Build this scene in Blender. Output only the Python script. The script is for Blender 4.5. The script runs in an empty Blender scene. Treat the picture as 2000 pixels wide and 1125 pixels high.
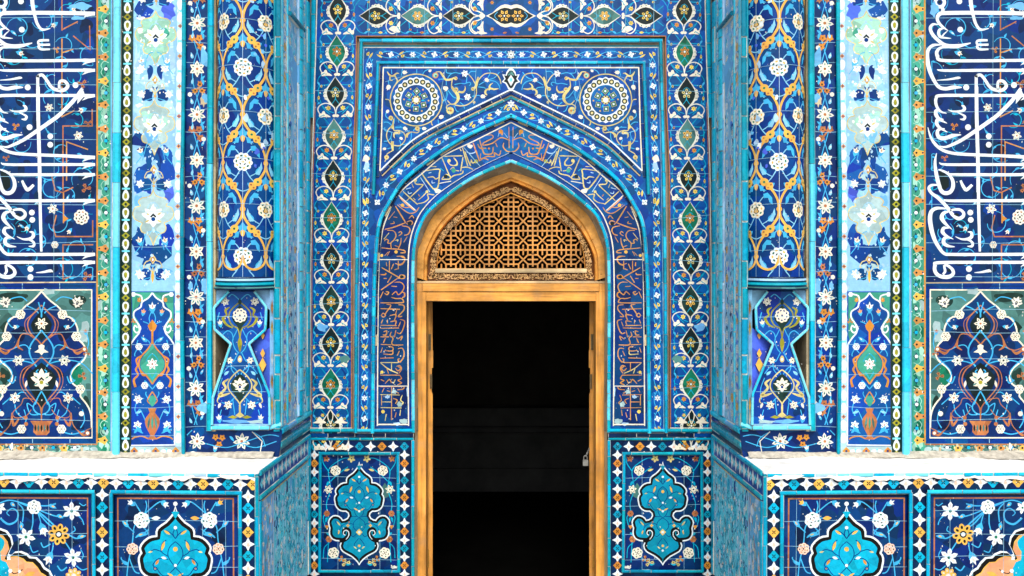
import bpy, math, random
import numpy as np
from mathutils import Vector
from mathutils.geometry import tessellate_polygon
random.seed(7)
sc = bpy.context.scene
COL = sc.collection
PI = math.pi

# ---------------------------------------------------------------- camera
CX, HY, F, CZ = 998.0, 555.0, 1500.0, 2.2      # optical axis (photo px), focal length (photo px), eye height (m)
YD, YP, YB, YW = 3.985, 4.365, 5.0, 5.11       # depths: plinth front, pier front, portal wall, timber frame
cd = bpy.data.cameras.new('camera'); cam = bpy.data.objects.new('camera', cd); COL.objects.link(cam)
cam.location = (0, 0, CZ); cam.rotation_euler = (PI/2, 0, 0)
cd.sensor_width = 36.0; cd.lens = 36.0*F/2000.0
cd.shift_x = 0.001; cd.shift_y = -0.00375
cd.clip_start = 0.05; cd.clip_end = 500
sc.camera = cam

# ---------------------------------------------------------------- sky, sun, exposure
SUN_EL, SUN_AZ = math.radians(47), math.radians(180)
wd = bpy.data.worlds.new('World'); sc.world = wd; wd.use_nodes = True
nt = wd.node_tree; bg = nt.nodes['Background']
sky = nt.nodes.new('ShaderNodeTexSky'); sky.sky_type = 'NISHITA'; sky.sun_disc = False
sky.sun_elevation = SUN_EL; sky.sun_rotation = SUN_AZ; sky.dust_density = 3.0; sky.air_density = 1.0
hs = nt.nodes.new('ShaderNodeHueSaturation'); hs.inputs['Saturation'].default_value = 0.45
nt.links.new(sky.outputs[0], hs.inputs['Color']); nt.links.new(hs.outputs[0], bg.inputs[0])
bg.inputs[1].default_value = 0.14
sl = bpy.data.lights.new('sun', 'SUN'); sl.energy = 1.45; sl.angle = math.radians(20); sl.color = (1.0, 0.95, 0.87)
so = bpy.data.objects.new('sun', sl); COL.objects.link(so)
so.location = (0, -4, 9); so.rotation_euler = (PI/2-SUN_EL, 0, math.radians(6))
sc.view_settings.view_transform = 'Standard'; sc.view_settings.look = 'None'
sc.view_settings.gamma = 1; sc.view_settings.use_curve_mapping = False
sc.view_settings.exposure = 0.72
sc.cycles.max_bounces = 6; sc.cycles.diffuse_bounces = 3; sc.cycles.glossy_bounces = 3

# ---------------------------------------------------------------- glazes
def lin(c):
    return [((v/255.0)/12.92 if v/255.0 <= 0.04045 else ((v/255.0+0.055)/1.055)**2.4) for v in c]
# key: (sRGB as fired, tone variation, piece scale, chip amount, roughness)
PAL = {
 'cobalt': ((0,34,106), .42, 11, .2, .3), 'cobalt_up': ((0,60,150), .42, 17, .2, .3), 'royal': ((0,42,128), .28, 9, .12, .22),
 'ultra': ((8,50,156), .3, 8, .15, .3), 'navy': ((0,25,72), .45, 14, .2, .3), 'brick_blue': ((2,78,158), .5, 18, .3, .3),
 'sky': ((104,176,228), .2, 6, .5, .45), 'wash': ((138,194,234), .14, 6, .5, .5), 'pale': ((168,208,240), .2, 7, .9, .55), 'periwinkle': ((70,100,215), .3, 8, .4, .35),
 'turq': ((0,172,210), .16, 9, .3, .25), 'turq_b': ((40,194,226), .16, 9, .35, .25), 'turq_c': ((0,156,194), .2, 9, .25, .25),
 'lturq': ((118,220,244), .08, 9, .25, .25), 'lturq_b': ((92,210,238), .08, 9, .25, .25),
 'teal': ((0,146,170), .2, 9, .3, .25), 'teal_b': ((0,122,150), .2, 9, .3, .25), 'sea': ((10,164,184), .2, 9, .3, .25),
 'aqua': ((0,166,200), .2, 16, .2, .25), 'aqua_b': ((0,140,172), .25, 16, .3, .3),
 'stem': ((60,172,222), .12, 20, .2, .3), 'stem_p': ((130,200,232), .12, 20, .2, .3),
 'white': ((222,232,236), .06, 14, .1, .3), 'cream': ((236,228,206), .1, 18, .2, .35), 'bone': ((224,222,208), .15, 18, .3, .4),
 'pink': ((240,200,180), .1, 18, .2, .35), 'peach': ((228,158,116), .15, 18, .2, .3),
 'orange': ((202,132,50), .2, 20, .2, .35), 'rust': ((174,108,66), .25, 24, .2, .4), 'amber': ((228,176,80), .15, 18, .15, .3),
 'yellow': ((226,196,92), .25, 24, .2, .35), 'straw': ((206,190,122), .25, 24, .2, .4), 'olive': ((150,146,40), .3, 22, .2, .35),
 'green': ((10,106,80), .45, 16, .4, .3), 'jade': ((58,150,128), .25, 10, .3, .3), 'palegreen': ((150,204,182), .3, 12, .6, .45),
 'greywash': ((160,190,192), .2, 10, .5, .5), 'verd': ((70,120,116), .55, 12, .7, .45),
 'dark': ((14,32,34), .3, 14, .2, .3), 'darkgreen': ((22,52,46), .4, 14, .3, .35), 'black': ((8,10,12), .1, 10, .1, .4),
 'tan': ((200,140,74), .2, 20, .2, .4), 'seam': ((140,190,214), .2, 20, .2, .7), 'mortar': ((214,214,202), .2, 20, .1, .85), 'plaster': ((236,236,228), .05, 6, .0, .9),
 'buff': ((196,180,146), .3, 8, .3, .9), 'soffit': ((156,146,126), .3, 9, .3, .9), 'drab': ((96,92,84), .3, 9, .1, .9),
}
MATS = {}
def N(t, ty, **kw):
    n = t.nodes.new(ty)
    for k, v in kw.items():
        if hasattr(n, k): setattr(n, k, v)
        else: n.inputs[k].default_value = v
    return n
def glaze(key):
    if key in MATS: return MATS[key]
    rgb, var, scl, chip, rough = PAL[key]
    m = bpy.data.materials.new('glaze_'+key); m.use_nodes = True; t = m.node_tree; L = t.links.new
    b = t.nodes['Principled BSDF']; g = N(t, 'ShaderNodeNewGeometry')
    base = [v*0.86 for v in lin(rgb)]; blue = rgb[2] > rgb[0]+60 and rgb[1] < 100
    wob = N(t, 'ShaderNodeTexNoise', **{'Scale': 6.0}); L(g.outputs['Position'], wob.inputs['Vector'])
    mixv = N(t, 'ShaderNodeMix', data_type='VECTOR'); mixv.inputs[0].default_value = 0.06
    L(g.outputs['Position'], mixv.inputs[4]); L(wob.outputs['Color'], mixv.inputs[5])
    vo = N(t, 'ShaderNodeTexVoronoi', **{'Scale': float(scl)}); L(mixv.outputs[1], vo.inputs['Vector'])
    sp = N(t, 'ShaderNodeSeparateColor'); L(vo.outputs['Color'], sp.inputs[0])
    n1 = N(t, 'ShaderNodeTexNoise', **{'Scale': 42.0, 'Detail': 5.0, 'Roughness': .65}); L(g.outputs['Position'], n1.inputs['Vector'])
    # tone per cut piece plus mottling inside the glaze
    a = N(t, 'ShaderNodeMapRange'); a.inputs['To Min'].default_value = 1-var; a.inputs['To Max'].default_value = 1+var*.8; L(sp.outputs[0], a.inputs[0])
    c = N(t, 'ShaderNodeMapRange'); c.inputs['From Min'].default_value = .3; c.inputs['From Max'].default_value = .7
    c.inputs['To Min'].default_value = .88; c.inputs['To Max'].default_value = 1.12; L(n1.outputs[0], c.inputs[0])
    mu = N(t, 'ShaderNodeMath', operation='MULTIPLY'); L(a.outputs[0], mu.inputs[0]); L(c.outputs[0], mu.inputs[1])
    vm = N(t, 'ShaderNodeVectorMath', operation='SCALE'); vm.inputs[0].default_value = base; L(mu.outputs[0], vm.inputs['Scale'])
    hsv = N(t, 'ShaderNodeHueSaturation'); L(vm.outputs[0], hsv.inputs['Color'])
    hr = N(t, 'ShaderNodeMapRange'); hr.inputs['To Min'].default_value = .5-(.03 if blue else .006); hr.inputs['To Max'].default_value = .5+(.0 if blue else .008)
    L(sp.outputs[1], hr.inputs[0]); L(hr.outputs[0], hsv.inputs['Hue'])
    # chips and bloom where the glaze has gone
    n2 = N(t, 'ShaderNodeTexNoise', **{'Scale': 30.0, 'Detail': 6.0, 'Roughness': .7}); L(g.outputs['Position'], n2.inputs['Vector'])
    ch = N(t, 'ShaderNodeMapRange'); lo = .76-.12*chip
    ch.inputs['From Min'].default_value = lo; ch.inputs['From Max'].default_value = lo+.07
    ch.inputs['To Max'].default_value = .75; L(n2.outputs[0], ch.inputs[0])
    mc = N(t, 'ShaderNodeMix', data_type='RGBA'); L(ch.outputs[0], mc.inputs[0]); L(hsv.outputs[0], mc.inputs[6])
    mc.inputs[7].default_value = (.5, .52, .48, 1) if sum(rgb) < 560 else (.3, .28, .24, 1)
    L(mc.outputs[2], b.inputs['Base Color'])
    rr = N(t, 'ShaderNodeMapRange'); rr.inputs['To Min'].default_value = rough*.8; rr.inputs['To Max'].default_value = min(1, rough*1.5)
    L(n1.outputs[0], rr.inputs[0]); L(rr.outputs[0], b.inputs['Roughness'])
    b.inputs['Specular IOR Level'].default_value = .16 if rough < .6 else .06
    bp = N(t, 'ShaderNodeBump'); bp.inputs['Strength'].default_value = .25; bp.inputs['Distance'].default_value = .004
    L(n1.outputs[0], bp.inputs['Height']); L(bp.outputs[0], b.inputs['Normal'])
    MATS[key] = m
    return m
def wood(key, rgb, rough=.5, grey=.3, axis='Z', spec=.25):
    if key in MATS: return MATS[key]
    m = bpy.data.materials.new(key); m.use_nodes = True; t = m.node_tree; L = t.links.new
    b = t.nodes['Principled BSDF']; g = N(t, 'ShaderNodeNewGeometry'); base = lin(rgb)
    mp = N(t, 'ShaderNodeMapping'); s = {'Z': (38, 38, 2.2), 'X': (2.2, 38, 38), 'N': (14, 14, 14)}[axis]
    mp.inputs['Scale'].default_value = s; L(g.outputs['Position'], mp.inputs['Vector'])
    n1 = N(t, 'ShaderNodeTexNoise', **{'Scale': 1.0, 'Detail': 6.0, 'Roughness': .65}); L(mp.outputs[0], n1.inputs['Vector'])
    n2 = N(t, 'ShaderNodeTexNoise', **{'Scale': 9.0, 'Detail': 5.0, 'Roughness': .6}); L(g.outputs['Position'], n2.inputs['Vector'])
    cr = N(t, 'ShaderNodeValToRGB'); L(n1.outputs[0], cr.inputs[0])
    e = cr.color_ramp.elements; e[0].position = .3; e[0].color = [v*.55 for v in base]+[1]; e[1].position = .7; e[1].color = [min(1, v*1.25) for v in base]+[1]
    mg = N(t, 'ShaderNodeMix', data_type='RGBA'); mr = N(t, 'ShaderNodeMapRange')
    mr.inputs['From Min'].default_value = .5; mr.inputs['From Max'].default_value = .72; mr.inputs['To Max'].default_value = grey
    L(n2.outputs[0], mr.inputs[0]); L(mr.outputs[0], mg.inputs[0]); L(cr.outputs[0], mg.inputs[6]); mg.inputs[7].default_value = (.38, .28, .19, 1)
    n3 = N(t, 'ShaderNodeTexNoise', **{'Scale': 4.0, 'Detail': 4.0, 'Roughness': .6}); L(g.outputs['Position'], n3.inputs['Vector'])
    st = N(t, 'ShaderNodeMapRange'); st.inputs['From Min'].default_value = .36; st.inputs['From Max'].default_value = .6; st.inputs['To Min'].default_value = .62; st.inputs['To Max'].default_value = 1.06; L(n3.outputs[0], st.inputs[0])
    mp2 = N(t, 'ShaderNodeMapping'); mp2.inputs['Scale'].default_value = [v*2.2 if v > 10 else v*.8 for v in s]; L(g.outputs['Position'], mp2.inputs['Vector'])
    n4 = N(t, 'ShaderNodeTexNoise', **{'Scale': 1.0, 'Detail': 2.0}); L(mp2.outputs[0], n4.inputs['Vector'])
    ck = N(t, 'ShaderNodeMapRange'); ck.inputs['From Min'].default_value = .66; ck.inputs['From Max'].default_value = .72; ck.inputs['To Min'].default_value = 1.0; ck.inputs['To Max'].default_value = .5; L(n4.outputs[0], ck.inputs[0])
    mm = N(t, 'ShaderNodeMath', operation='MULTIPLY'); L(st.outputs[0], mm.inputs[0]); L(ck.outputs[0], mm.inputs[1])
    vs = N(t, 'ShaderNodeVectorMath', operation='SCALE'); L(mg.outputs[2], vs.inputs[0]); L(mm.outputs[0], vs.inputs['Scale'])
    L(vs.outputs[0], b.inputs['Base Color']); b.inputs['Roughness'].default_value = rough; b.inputs['Specular IOR Level'].default_value = spec
    bp = N(t, 'ShaderNodeBump'); bp.inputs['Strength'].default_value = .3; bp.inputs['Distance'].default_value = .004
    L(n1.outputs[0], bp.inputs['Height']); L(bp.outputs[0], b.inputs['Normal'])
    MATS[key] = m
    return m
def plainmat(key, col, rough=.8, metal=0.0, nscale=8, var=.3):
    if key in MATS: return MATS[key]
    m = bpy.data.materials.new(key); m.use_nodes = True; t = m.node_tree; L = t.links.new
    b = t.nodes['Principled BSDF']; g = N(t, 'ShaderNodeNewGeometry')
    n1 = N(t, 'ShaderNodeTexNoise', **{'Scale': float(nscale), 'Detail': 6.0, 'Roughness': .65}); L(g.outputs['Position'], n1.inputs['Vector'])
    cr = N(t, 'ShaderNodeValToRGB'); L(n1.outputs[0], cr.inputs[0]); e = cr.color_ramp.elements
    e[0].position = .3; e[0].color = [v*(1-var) for v in col]+[1]; e[1].position = .7; e[1].color = [min(1, v*(1+var*.4)) for v in col]+[1]
    L(cr.outputs[0], b.inputs['Base Color']); b.inputs['Roughness'].default_value = rough; b.inputs['Metallic'].default_value = metal
    b.inputs['Specular IOR Level'].default_value = .2
    bp = N(t, 'ShaderNodeBump'); bp.inputs['Strength'].default_value = .4; bp.inputs['Distance'].default_value = .006
    L(n1.outputs[0], bp.inputs['Height']); L(bp.outputs[0], b.inputs['Normal'])
    MATS[key] = m
    return m

# ---------------------------------------------------------------- objects
def W(x, y, Y):
    return ((x-CX)*Y/F, Y, CZ+(HY-y)*Y/F)
def thing(name, label, cat, loc, group=None):
    o = bpy.data.objects.new(name, None); COL.objects.link(o); o.location = loc; o.empty_display_size = .2
    o['label'] = label; o['category'] = cat; o['kind'] = 'thing'
    if group: o['group'] = group
    return o
def root_of(o):
    while o.parent: o = o.parent
    return o
def mesh_obj(name, V, Fc, mats, parent, fm=None, smooth=False):
    off = root_of(parent).location if parent else Vector((0, 0, 0))
    me = bpy.data.meshes.new(name)
    me.from_pydata([(v[0]-off[0], v[1]-off[1], v[2]-off[2]) for v in V], [], Fc)
    for m in mats: me.materials.append(m)
    if fm: me.polygons.foreach_set('material_index', fm)
    if smooth: me.polygons.foreach_set('use_smooth', [True]*len(Fc))
    me.update()
    o = bpy.data.objects.new(name, me); COL.objects.link(o)
    if parent: o.parent = parent
    return o
class MB:
    """plain solids collected into one mesh"""
    def __init__(s): s.V = []; s.F = []; s.M = []; s.keys = []
    def k(s, m):
        if m not in s.keys: s.keys.append(m)
        return s.keys.index(m)
    def add(s, V, Fc, m):
        n = len(s.V); s.V += [tuple(v) for v in V]; s.F += [tuple(i+n for i in f) for f in Fc]; s.M += [s.k(m)]*len(Fc)
    def box(s, x0, x1, y0, y1, z0, z1, m):
        s.hexa([(x0,y0,z0),(x1,y0,z0),(x1,y0,z1),(x0,y0,z1)], [(x0,y1,z0),(x1,y1,z0),(x1,y1,z1),(x0,y1,z1)], m)
    def hexa(s, a, b, m):
        n = len(a); V = list(a)+list(b)
        Fc = [tuple(range(n)), tuple(range(2*n-1, n-1, -1))]+[(i, n+i, n+(i+1) % n, (i+1) % n) for i in range(n)]
        s.add(V, Fc, m)
    def pprism(s, poly, Y0, Y1, m):
        """solid whose front outline is given in photo px on the plane Y0, running straight back to Y1"""
        a = [W(x, y, Y0) for x, y in poly]; s.hexa(a, [(p[0], Y1, p[2]) for p in a], m)
    def build(s, name, parent, mirror=False, smooth=False):
        V = [(-v[0], v[1], v[2]) for v in s.V] if mirror else s.V
        Fc = [tuple(reversed(f)) for f in s.F] if mirror else s.F
        return mesh_obj(name, V, Fc, s.keys, parent, s.M, smooth)

# ---------------------------------------------------------------- drawing of inlaid tile mosaic
def cat(pts, n=6, closed=False):
    """smooth curve through points"""
    P = [np.array(p, float) for p in pts]; out = []
    m = len(P); rng = m if closed else m-1
    for i in range(rng):
        if closed: p0, p1, p2, p3 = P[i-1], P[i], P[(i+1) % m], P[(i+2) % m]
        else: p0, p1, p2, p3 = P[max(0, i-1)], P[i], P[i+1], P[min(m-1, i+2)]
        for k in range(n):
            t = k/n
            out.append(tuple(.5*((2*p1)+(-p0+p2)*t+(2*p0-5*p1+4*p2-p3)*t*t+(-p0+3*p1-3*p2+p3)*t**3)))
    if not closed: out.append(tuple(P[-1]))
    return out
def resample(path, step):
    P = np.array(path, float); d = np.r_[0, np.cumsum(np.hypot(*np.diff(P, axis=0).T))]
    n = max(2, int(round(d[-1]/step))+1); s = np.linspace(0, d[-1], n)
    return [(float(np.interp(v, d, P[:, 0])), float(np.interp(v, d, P[:, 1]))) for v in s]
def circ(x, y, r, n=12, ry=None):
    ry = ry or r
    return [(x+r*math.cos(2*PI*i/n), y+ry*math.sin(2*PI*i/n)) for i in range(n)]
def K(ox, oy, s):
    return lambda pts: [(ox+x/s, oy+y/s) for x, y in pts]
class Art:
    def __init__(s): s.P = []; s.T = None
    def tr(s, pts):
        if s.T is None: return [(float(x), float(y)) for x, y in pts]
        a, b, c, d, e, f = s.T
        return [(a*x+b*y+e, c*x+d*y+f) for x, y in pts]
    def at(s, x, y, ang=0, sx=1, sy=None):
        s2 = Art.__new__(Art); s2.P = s.P; sy = sx if sy is None else sy
        ca, sa = math.cos(ang), math.sin(ang); M = (ca*sx, -sa*sy, sa*sx, ca*sy, x, y)
        if s.T is None: s2.T = M
        else:
            A = s.T; a, b, c, d, e, f = M
            s2.T = (A[0]*a+A[1]*c, A[0]*b+A[1]*d, A[2]*a+A[3]*c, A[2]*b+A[3]*d, A[0]*e+A[1]*f+A[4], A[2]*e+A[3]*f+A[5])
        return s2
    def fill(s, pts, c): s.P.append(('f', s.tr(pts), c))
    def stroke(s, pts, w, c, closed=False):
        P = np.array(pts, float)
        if closed: P = np.vstack([P, P[:1]])
        if len(P) < 2: return
        if isinstance(w, (list, tuple)):
            if len(w) != len(P): w = np.interp(np.linspace(0, 1, len(P)), np.linspace(0, 1, len(w)), w)
            w = np.array(w, float)
        else: w = np.full(len(P), float(w))
        d = np.diff(P, axis=0); ln = np.hypot(d[:, 0], d[:, 1]); ln[ln == 0] = 1e-9; d = d/ln[:, None]
        n = np.c_[-d[:, 1], d[:, 0]]
        nn = np.vstack([n[:1], n[:-1]+n[1:], n[-1:]])
        if closed: nn[0] = nn[-1] = n[0]+n[-1]
        q = np.hypot(nn[:, 0], nn[:, 1]); q[q < .3] = .3
        nn = nn/q[:, None]
        ref = np.vstack([n, n[-1:]]); cosv = np.clip((nn*ref).sum(1), .55, 1)
        off = nn*(w/2/cosv)[:, None]
        s.P.append(('s', (s.tr(P+off), s.tr(P-off)), c))
    def curve(s, pts, w, c, n=6, closed=False):
        q = cat(pts, n, closed)
        if isinstance(w, (list, tuple)): w = list(np.interp(np.linspace(0, len(pts)-1, len(q)), np.arange(len(pts)), np.interp(np.linspace(0, 1, len(pts)), np.linspace(0, 1, len(w)), w)))
        s.stroke(q, w, c, closed)
    def dot(s, x, y, r, c, n=10): s.fill(circ(x, y, r, n), c)
    def ring(s, x, y, r, w, c, n=20): s.stroke(circ(x, y, r, n), w, c, True)
    # ---- motifs (drawn round the local origin)
    def star(s, x, y, r, n=6, rot=0, c='cream', inner='green', core='navy', valley=.45):
        o = s.at(x, y, rot); pts = []
        for i in range(n):
            a = 2*PI*i/n; h = PI/n
            for da, rr in ((-h, valley), (-h*.62, .72), (-.0, 1.0), (h*.62, .72)):
                pts.append((r*rr*math.cos(a+da), r*rr*math.sin(a+da)))
        o.fill(pts, c)
        if r > 5 and inner:
            for i in range(n):
                a = 2*PI*(i+(.0 if i % 2 else .0))/n; ca, sa = math.cos(a), math.sin(a)
                if r < 9 and i % 2: continue
                o.fill([(r*.36*ca, r*.36*sa), (r*.55*ca-r*.09*sa, r*.55*sa+r*.09*ca), (r*.78*ca, r*.78*sa), (r*.55*ca+r*.09*sa, r*.55*sa-r*.09*ca)], inner)
        if core: o.dot(0, 0, r*.17, core, 8)
    def rosette(s, x, y, r, n=8, rot=0, c='white', inner='green', core='amber', ringc='navy'):
        o = s.at(x, y, rot); m = n*6
        o.fill([(r*(.89+.13*abs(math.cos(n*PI*i/m)))*math.cos(2*PI*i/m), r*(.89+.13*abs(math.cos(n*PI*i/m)))*math.sin(2*PI*i/m)) for i in range(m)], c)
        if r > 6:
            for i in range(n):
                a = 2*PI*i/n; q = o.at(r*.68*math.cos(a), r*.68*math.sin(a), a)
                q.fill(circ(0, 0, r*.1, 8, r*.16), inner if i % 2 else core)
            for i in range(4):
                a = 2*PI*(i+.5)/4; q = o.at(r*.33*math.cos(a), r*.33*math.sin(a), a+PI/2); q.fill(circ(0, 0, r*.15, 8, r*.07), ringc)
        o.dot(0, 0, r*.14, core, 8)
    def petalflower(s, x, y, r, n=8, rot=0, c='amber', inner='dark', core='white'):
        o = s.at(x, y, rot)
        for i in range(n):
            a = 2*PI*i/n; o.at(.66*r*math.cos(a), .66*r*math.sin(a), a).fill(circ(0, 0, r*.36, 10, r*.27), c)
        o.dot(0, 0, r*.5, c)
        for i in range(n):
            a = 2*PI*i/n; o.at(.66*r*math.cos(a), .66*r*math.sin(a), a).fill(circ(0, 0, r*.17, 8, r*.12), inner)
        o.dot(0, 0, r*.34, inner); o.dot(0, 0, r*.2, core)
    def lens(s, x, y, L, w, ang=0, c='cream', tip=1.0):
        o = s.at(x, y, ang); pts = []
        for i in range(9):
            t = i/8; pts.append((L*(t-.5), w*.5*math.sin(PI*t**tip)))
        for i in range(7, 0, -1):
            t = i/8; pts.append((L*(t-.5), -w*.5*math.sin(PI*t**tip)))
        o.fill(pts, c)
    def lotus(s, x, y, r, ang=-PI/2, c='cream', core='royal', inner='green', n=7):
        o = s.at(x, y, ang+PI/2)
        sp = [(-1.25, .95), (1.25, .95), (-.75, .95), (.75, .95), (0, 1.05), (2.2, .7), (-2.2, .7), (PI, .75)][:n+1]
        for a, q in sp:
            o.lens(math.sin(a)*r*.5*q, -math.cos(a)*r*.5*q, r*q*1.05, r*.5, a-PI/2, c)
        o.dot(0, 0, r*.36, c)
        for a in (-1.0, 1.0, -2.1, 2.1):
            o.lens(math.sin(a)*r*.55, -math.cos(a)*r*.55, r*.42, r*.14, a-PI/2, inner)
        o.fill([(-r*.26, -r*.08), (0, -r*.34), (r*.26, -r*.08), (r*.16, 0), (0, -r*.14), (-r*.16, 0)], 'dark')
        o.dot(0, r*.12, r*.17, core)
    def bud(s, x, y, L, ang=-PI/2, c='cream', sep='stem', inner=None):
        o = s.at(x, y, ang)
        o.fill([(-L*.1, -L*.36), (L*.3, -L*.34), (L*.62, -L*.5), (L*.55, -L*.16), (L*1.0, 0), (L*.55, L*.16), (L*.62, L*.5), (L*.3, L*.34), (-L*.1, L*.36), (-L*.2, 0)], c)
        if inner: o.lens(L*.4, 0, L*.5, L*.16, 0, inner)
        if sep: o.fill([(-L*.6, 0), (-L*.2, -L*.3), (L*.25, -L*.42), (0, 0), (L*.25, L*.42), (-L*.2, L*.3)], sep)
    def drop(s, x, y, L, ang=-PI/2, c='cream', inner=None):
        o = s.at(x, y, ang)
        pts = [(L*(.5-.62*(1-math.cos(t))*.8), L*.3*math.sin(t)*(1-.25*math.cos(t))) for t in np.linspace(0, 2*PI, 14)[:-1]]
        o.fill(pts, c)
        if inner: o.fill([(.55*px-.06*L, .5*py) for px, py in pts], inner)
    def leaf(s, x, y, ang, L, w, c='stem', bend=.25, inner=None):
        o = s.at(x, y, ang); up = []; dn = []
        for i in range(8):
            t = i/7; cx, cy = L*t, bend*L*t*t; h = w*.5*math.sin(PI*t**.8)
            up.append((cx, cy+h)); dn.append((cx, cy-h))
        o.fill(up+dn[::-1][1:-1], c)
        if inner: o.lens(L*.55, bend*L*.3, L*.42, w*.38, bend*.6, inner)
    def trefoil(s, x, y, r, ang=0, c='orange', core='dark'):
        o = s.at(x, y, ang)
        for k in range(3):
            a = -PI/2+k*2*PI/3*.9 if k < 2 else -PI/2-2*PI/3*.9
            q = o.at(.55*r*math.cos(a), .55*r*math.sin(a), a)
            q.fill([(-r*.35, 0), (-r*.2, -r*.3), (r*.1, -r*.28), (r*.35, -r*.42), (r*.3, -r*.1), (r*.58, 0), (r*.3, r*.1), (r*.35, r*.42), (r*.1, r*.28), (-r*.2, r*.3)], c)
            q.dot(0, 0, r*.13, core, 7)
        o.dot(0, 0, r*.2, c)
    def blob(s, x, y, rx, ry, c, n=16, seed=1):
        rn = random.Random(seed*7919+int(x*31+y*17))
        rr = [rn.uniform(.55, 1.1) for _ in range(n)]
        s.fill(cat([(x+rx*rr[i]*math.cos(2*PI*i/n), y+ry*rr[i]*math.sin(2*PI*i/n)) for i in range(n)], 2, True), c)
    def chips(s, x0, y0, x1, y1, n, c='mortar', seed=3, r=(.6, 2.2)):
        rn = random.Random(seed)
        for _ in range(n):
            q = rn.uniform(*r); s.blob(rn.uniform(x0, x1), rn.uniform(y0, y1), q, q*rn.uniform(.6, 1.7), c, 7, rn.randint(0, 999))
    def rect(s, x0, y0, x1, y1, c): s.fill([(x0, y0), (x1, y0), (x1, y1), (x0, y1)], c)

def layers(P):
    n = len(P); B = np.zeros((n, 4)); L = np.zeros(n, int)
    for i, (ty, d, c) in enumerate(P):
        q = np.array(d if ty == 'f' else d[0]+d[1]); B[i] = (*q.min(0), *q.max(0))
        if i:
            b = B[i]; m = (B[:i, 0] <= b[2]) & (B[:i, 2] >= b[0]) & (B[:i, 1] <= b[3]) & (B[:i, 3] >= b[1])
            L[i] = L[:i][m].max()+1 if m.any() else 0
    return L
def tess(pts):
    try: return [tuple(t) for t in tessellate_polygon([[Vector((x, y, 0)) for x, y in pts]])]
    except Exception: return []
def slabclip(poly, x0, x1):
    def half(p, f, ins):
        o = []
        for i in range(len(p)):
            a, b = p[i-1], p[i]; ia, ib = ins(a), ins(b)
            if ia != ib:
                t = (f-a[0])/(b[0]-a[0]); o.append((f, a[1]+t*(b[1]-a[1])))
            if ib: o.append(b)
        return o
    p = half(poly, x0, lambda q: q[0] >= x0)
    return half(p, x1, lambda q: q[0] <= x1) if p else []
def emit(art, mapf, name, parent, mirror=False, step=2.2e-5, slab=None):
    V = []; Fc = []; FM = []; keys = []
    L = layers(art.P)
    for (ty, d, c), ly in zip(art.P, L):
        if c not in keys: keys.append(c)
        ki = keys.index(c); h = ly*step
        polys = []
        if ty == 'f':
            polys = [[d[i] for i in t] for t in tess(d)]
        else:
            a, b = d; polys = [[a[i], a[i+1], b[i+1], b[i]] for i in range(len(a)-1)]
        if slab:
            q = []
            for p in polys:
                lo = min(v[0] for v in p); hi = max(v[0] for v in p)
                for k in range(int(math.floor(lo/slab)), int(math.floor(hi/slab))+1):
                    r = slabclip(p, k*slab, (k+1)*slab)
                    if len(r) > 2: q.append(r)
            polys = q
        for p in polys:
            n = len(V); V += [mapf(x, y, h) for x, y in p]; Fc.append(tuple(range(n, n+len(p)))); FM.append(ki)
    if mirror: V = [(-x, y, z) for x, y, z in V]
    return mesh_obj(name, V, Fc, [glaze(k) for k in keys], parent, FM)
def plane(Y):
    return lambda x, y, h: W(x, y, Y-h)
def bar(mb, path, w, Y, relief, keys, seg=34, gap=.7, seed=1, mortar='mortar', prof=((-.5, 0), (-.42, .7), (-.2, 1), (.2, 1), (.42, .7), (.5, 0)), mapf=None):
    """glazed moulding along a path in photo px, laid as separate bricks with mortar joints"""
    mapf = mapf or (lambda x, y, h: W(x, y, Y-h))
    rn = random.Random(seed)
    Pm = resample(path, 3.0); P = np.array(Pm); d = np.gradient(P, axis=0); ln = np.hypot(d[:, 0], d[:, 1]); ln[ln == 0] = 1; d /= ln[:, None]
    D = np.r_[0, np.cumsum(np.hypot(*np.diff(P, axis=0).T))]; tot = D[-1]
    def fr(s):
        x = np.interp(s, D, P[:, 0]); y = np.interp(s, D, P[:, 1]); tx = np.interp(s, D, d[:, 0]); ty = np.interp(s, D, d[:, 1])
        q = math.hypot(tx, ty) or 1; return x, y, -ty/q, tx/q
    s = 0
    while s < tot-.2:
        e = min(tot, s+seg*rn.uniform(.55, 1.35))
        if tot-e < seg*.3: e = tot
        m = max(2, int((e-s)/5)+1); V = []; Fc = []; np_ = len(prof); hk = rn.uniform(.86, 1.0); wk = rn.uniform(.9, 1.03); sh = rn.uniform(-.035, .035)*w
        g2 = gap*rn.uniform(.8, 2.0)*.5; a0, a1 = s+g2, e-g2
        for i in range(m):
            x, y, nx, ny = fr(a0+(a1-a0)*i/(m-1))
            for o, h in prof: V.append(mapf(x+nx*(o*w*wk+sh), y+ny*(o*w*wk+sh), .0006+relief*h*hk))
        for i in range(m-1):
            for j in range(np_-1):
                b0 = i*np_+j; Fc.append((b0, b0+1, b0+np_+1, b0+np_))
        Fc.append(tuple(range(np_))); Fc.append(tuple((m-1)*np_+j for j in range(np_)))
        mb.add(V, Fc, glaze(rn.choice(keys))); s = e
    V = []; m = len(Pm)
    for i in range(m):
        x, y, nx, ny = fr(D[i])
        for o, h in ((-.49, 0), (-.4, .45), (.4, .45), (.49, 0)): V.append(mapf(x+nx*o*w, y+ny*o*w, .0003+relief*h))
    mb.add(V, [(i*4+j, i*4+j+1, i*4+j+5, i*4+j+4) for i in range(m-1) for j in range(3)], glaze(mortar))
TQ = ['turq', 'turq', 'turq_b', 'turq_c']; TL = ['teal', 'teal', 'teal_b', 'sea']; LT = ['lturq', 'lturq', 'lturq_b', 'turq_b']
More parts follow.
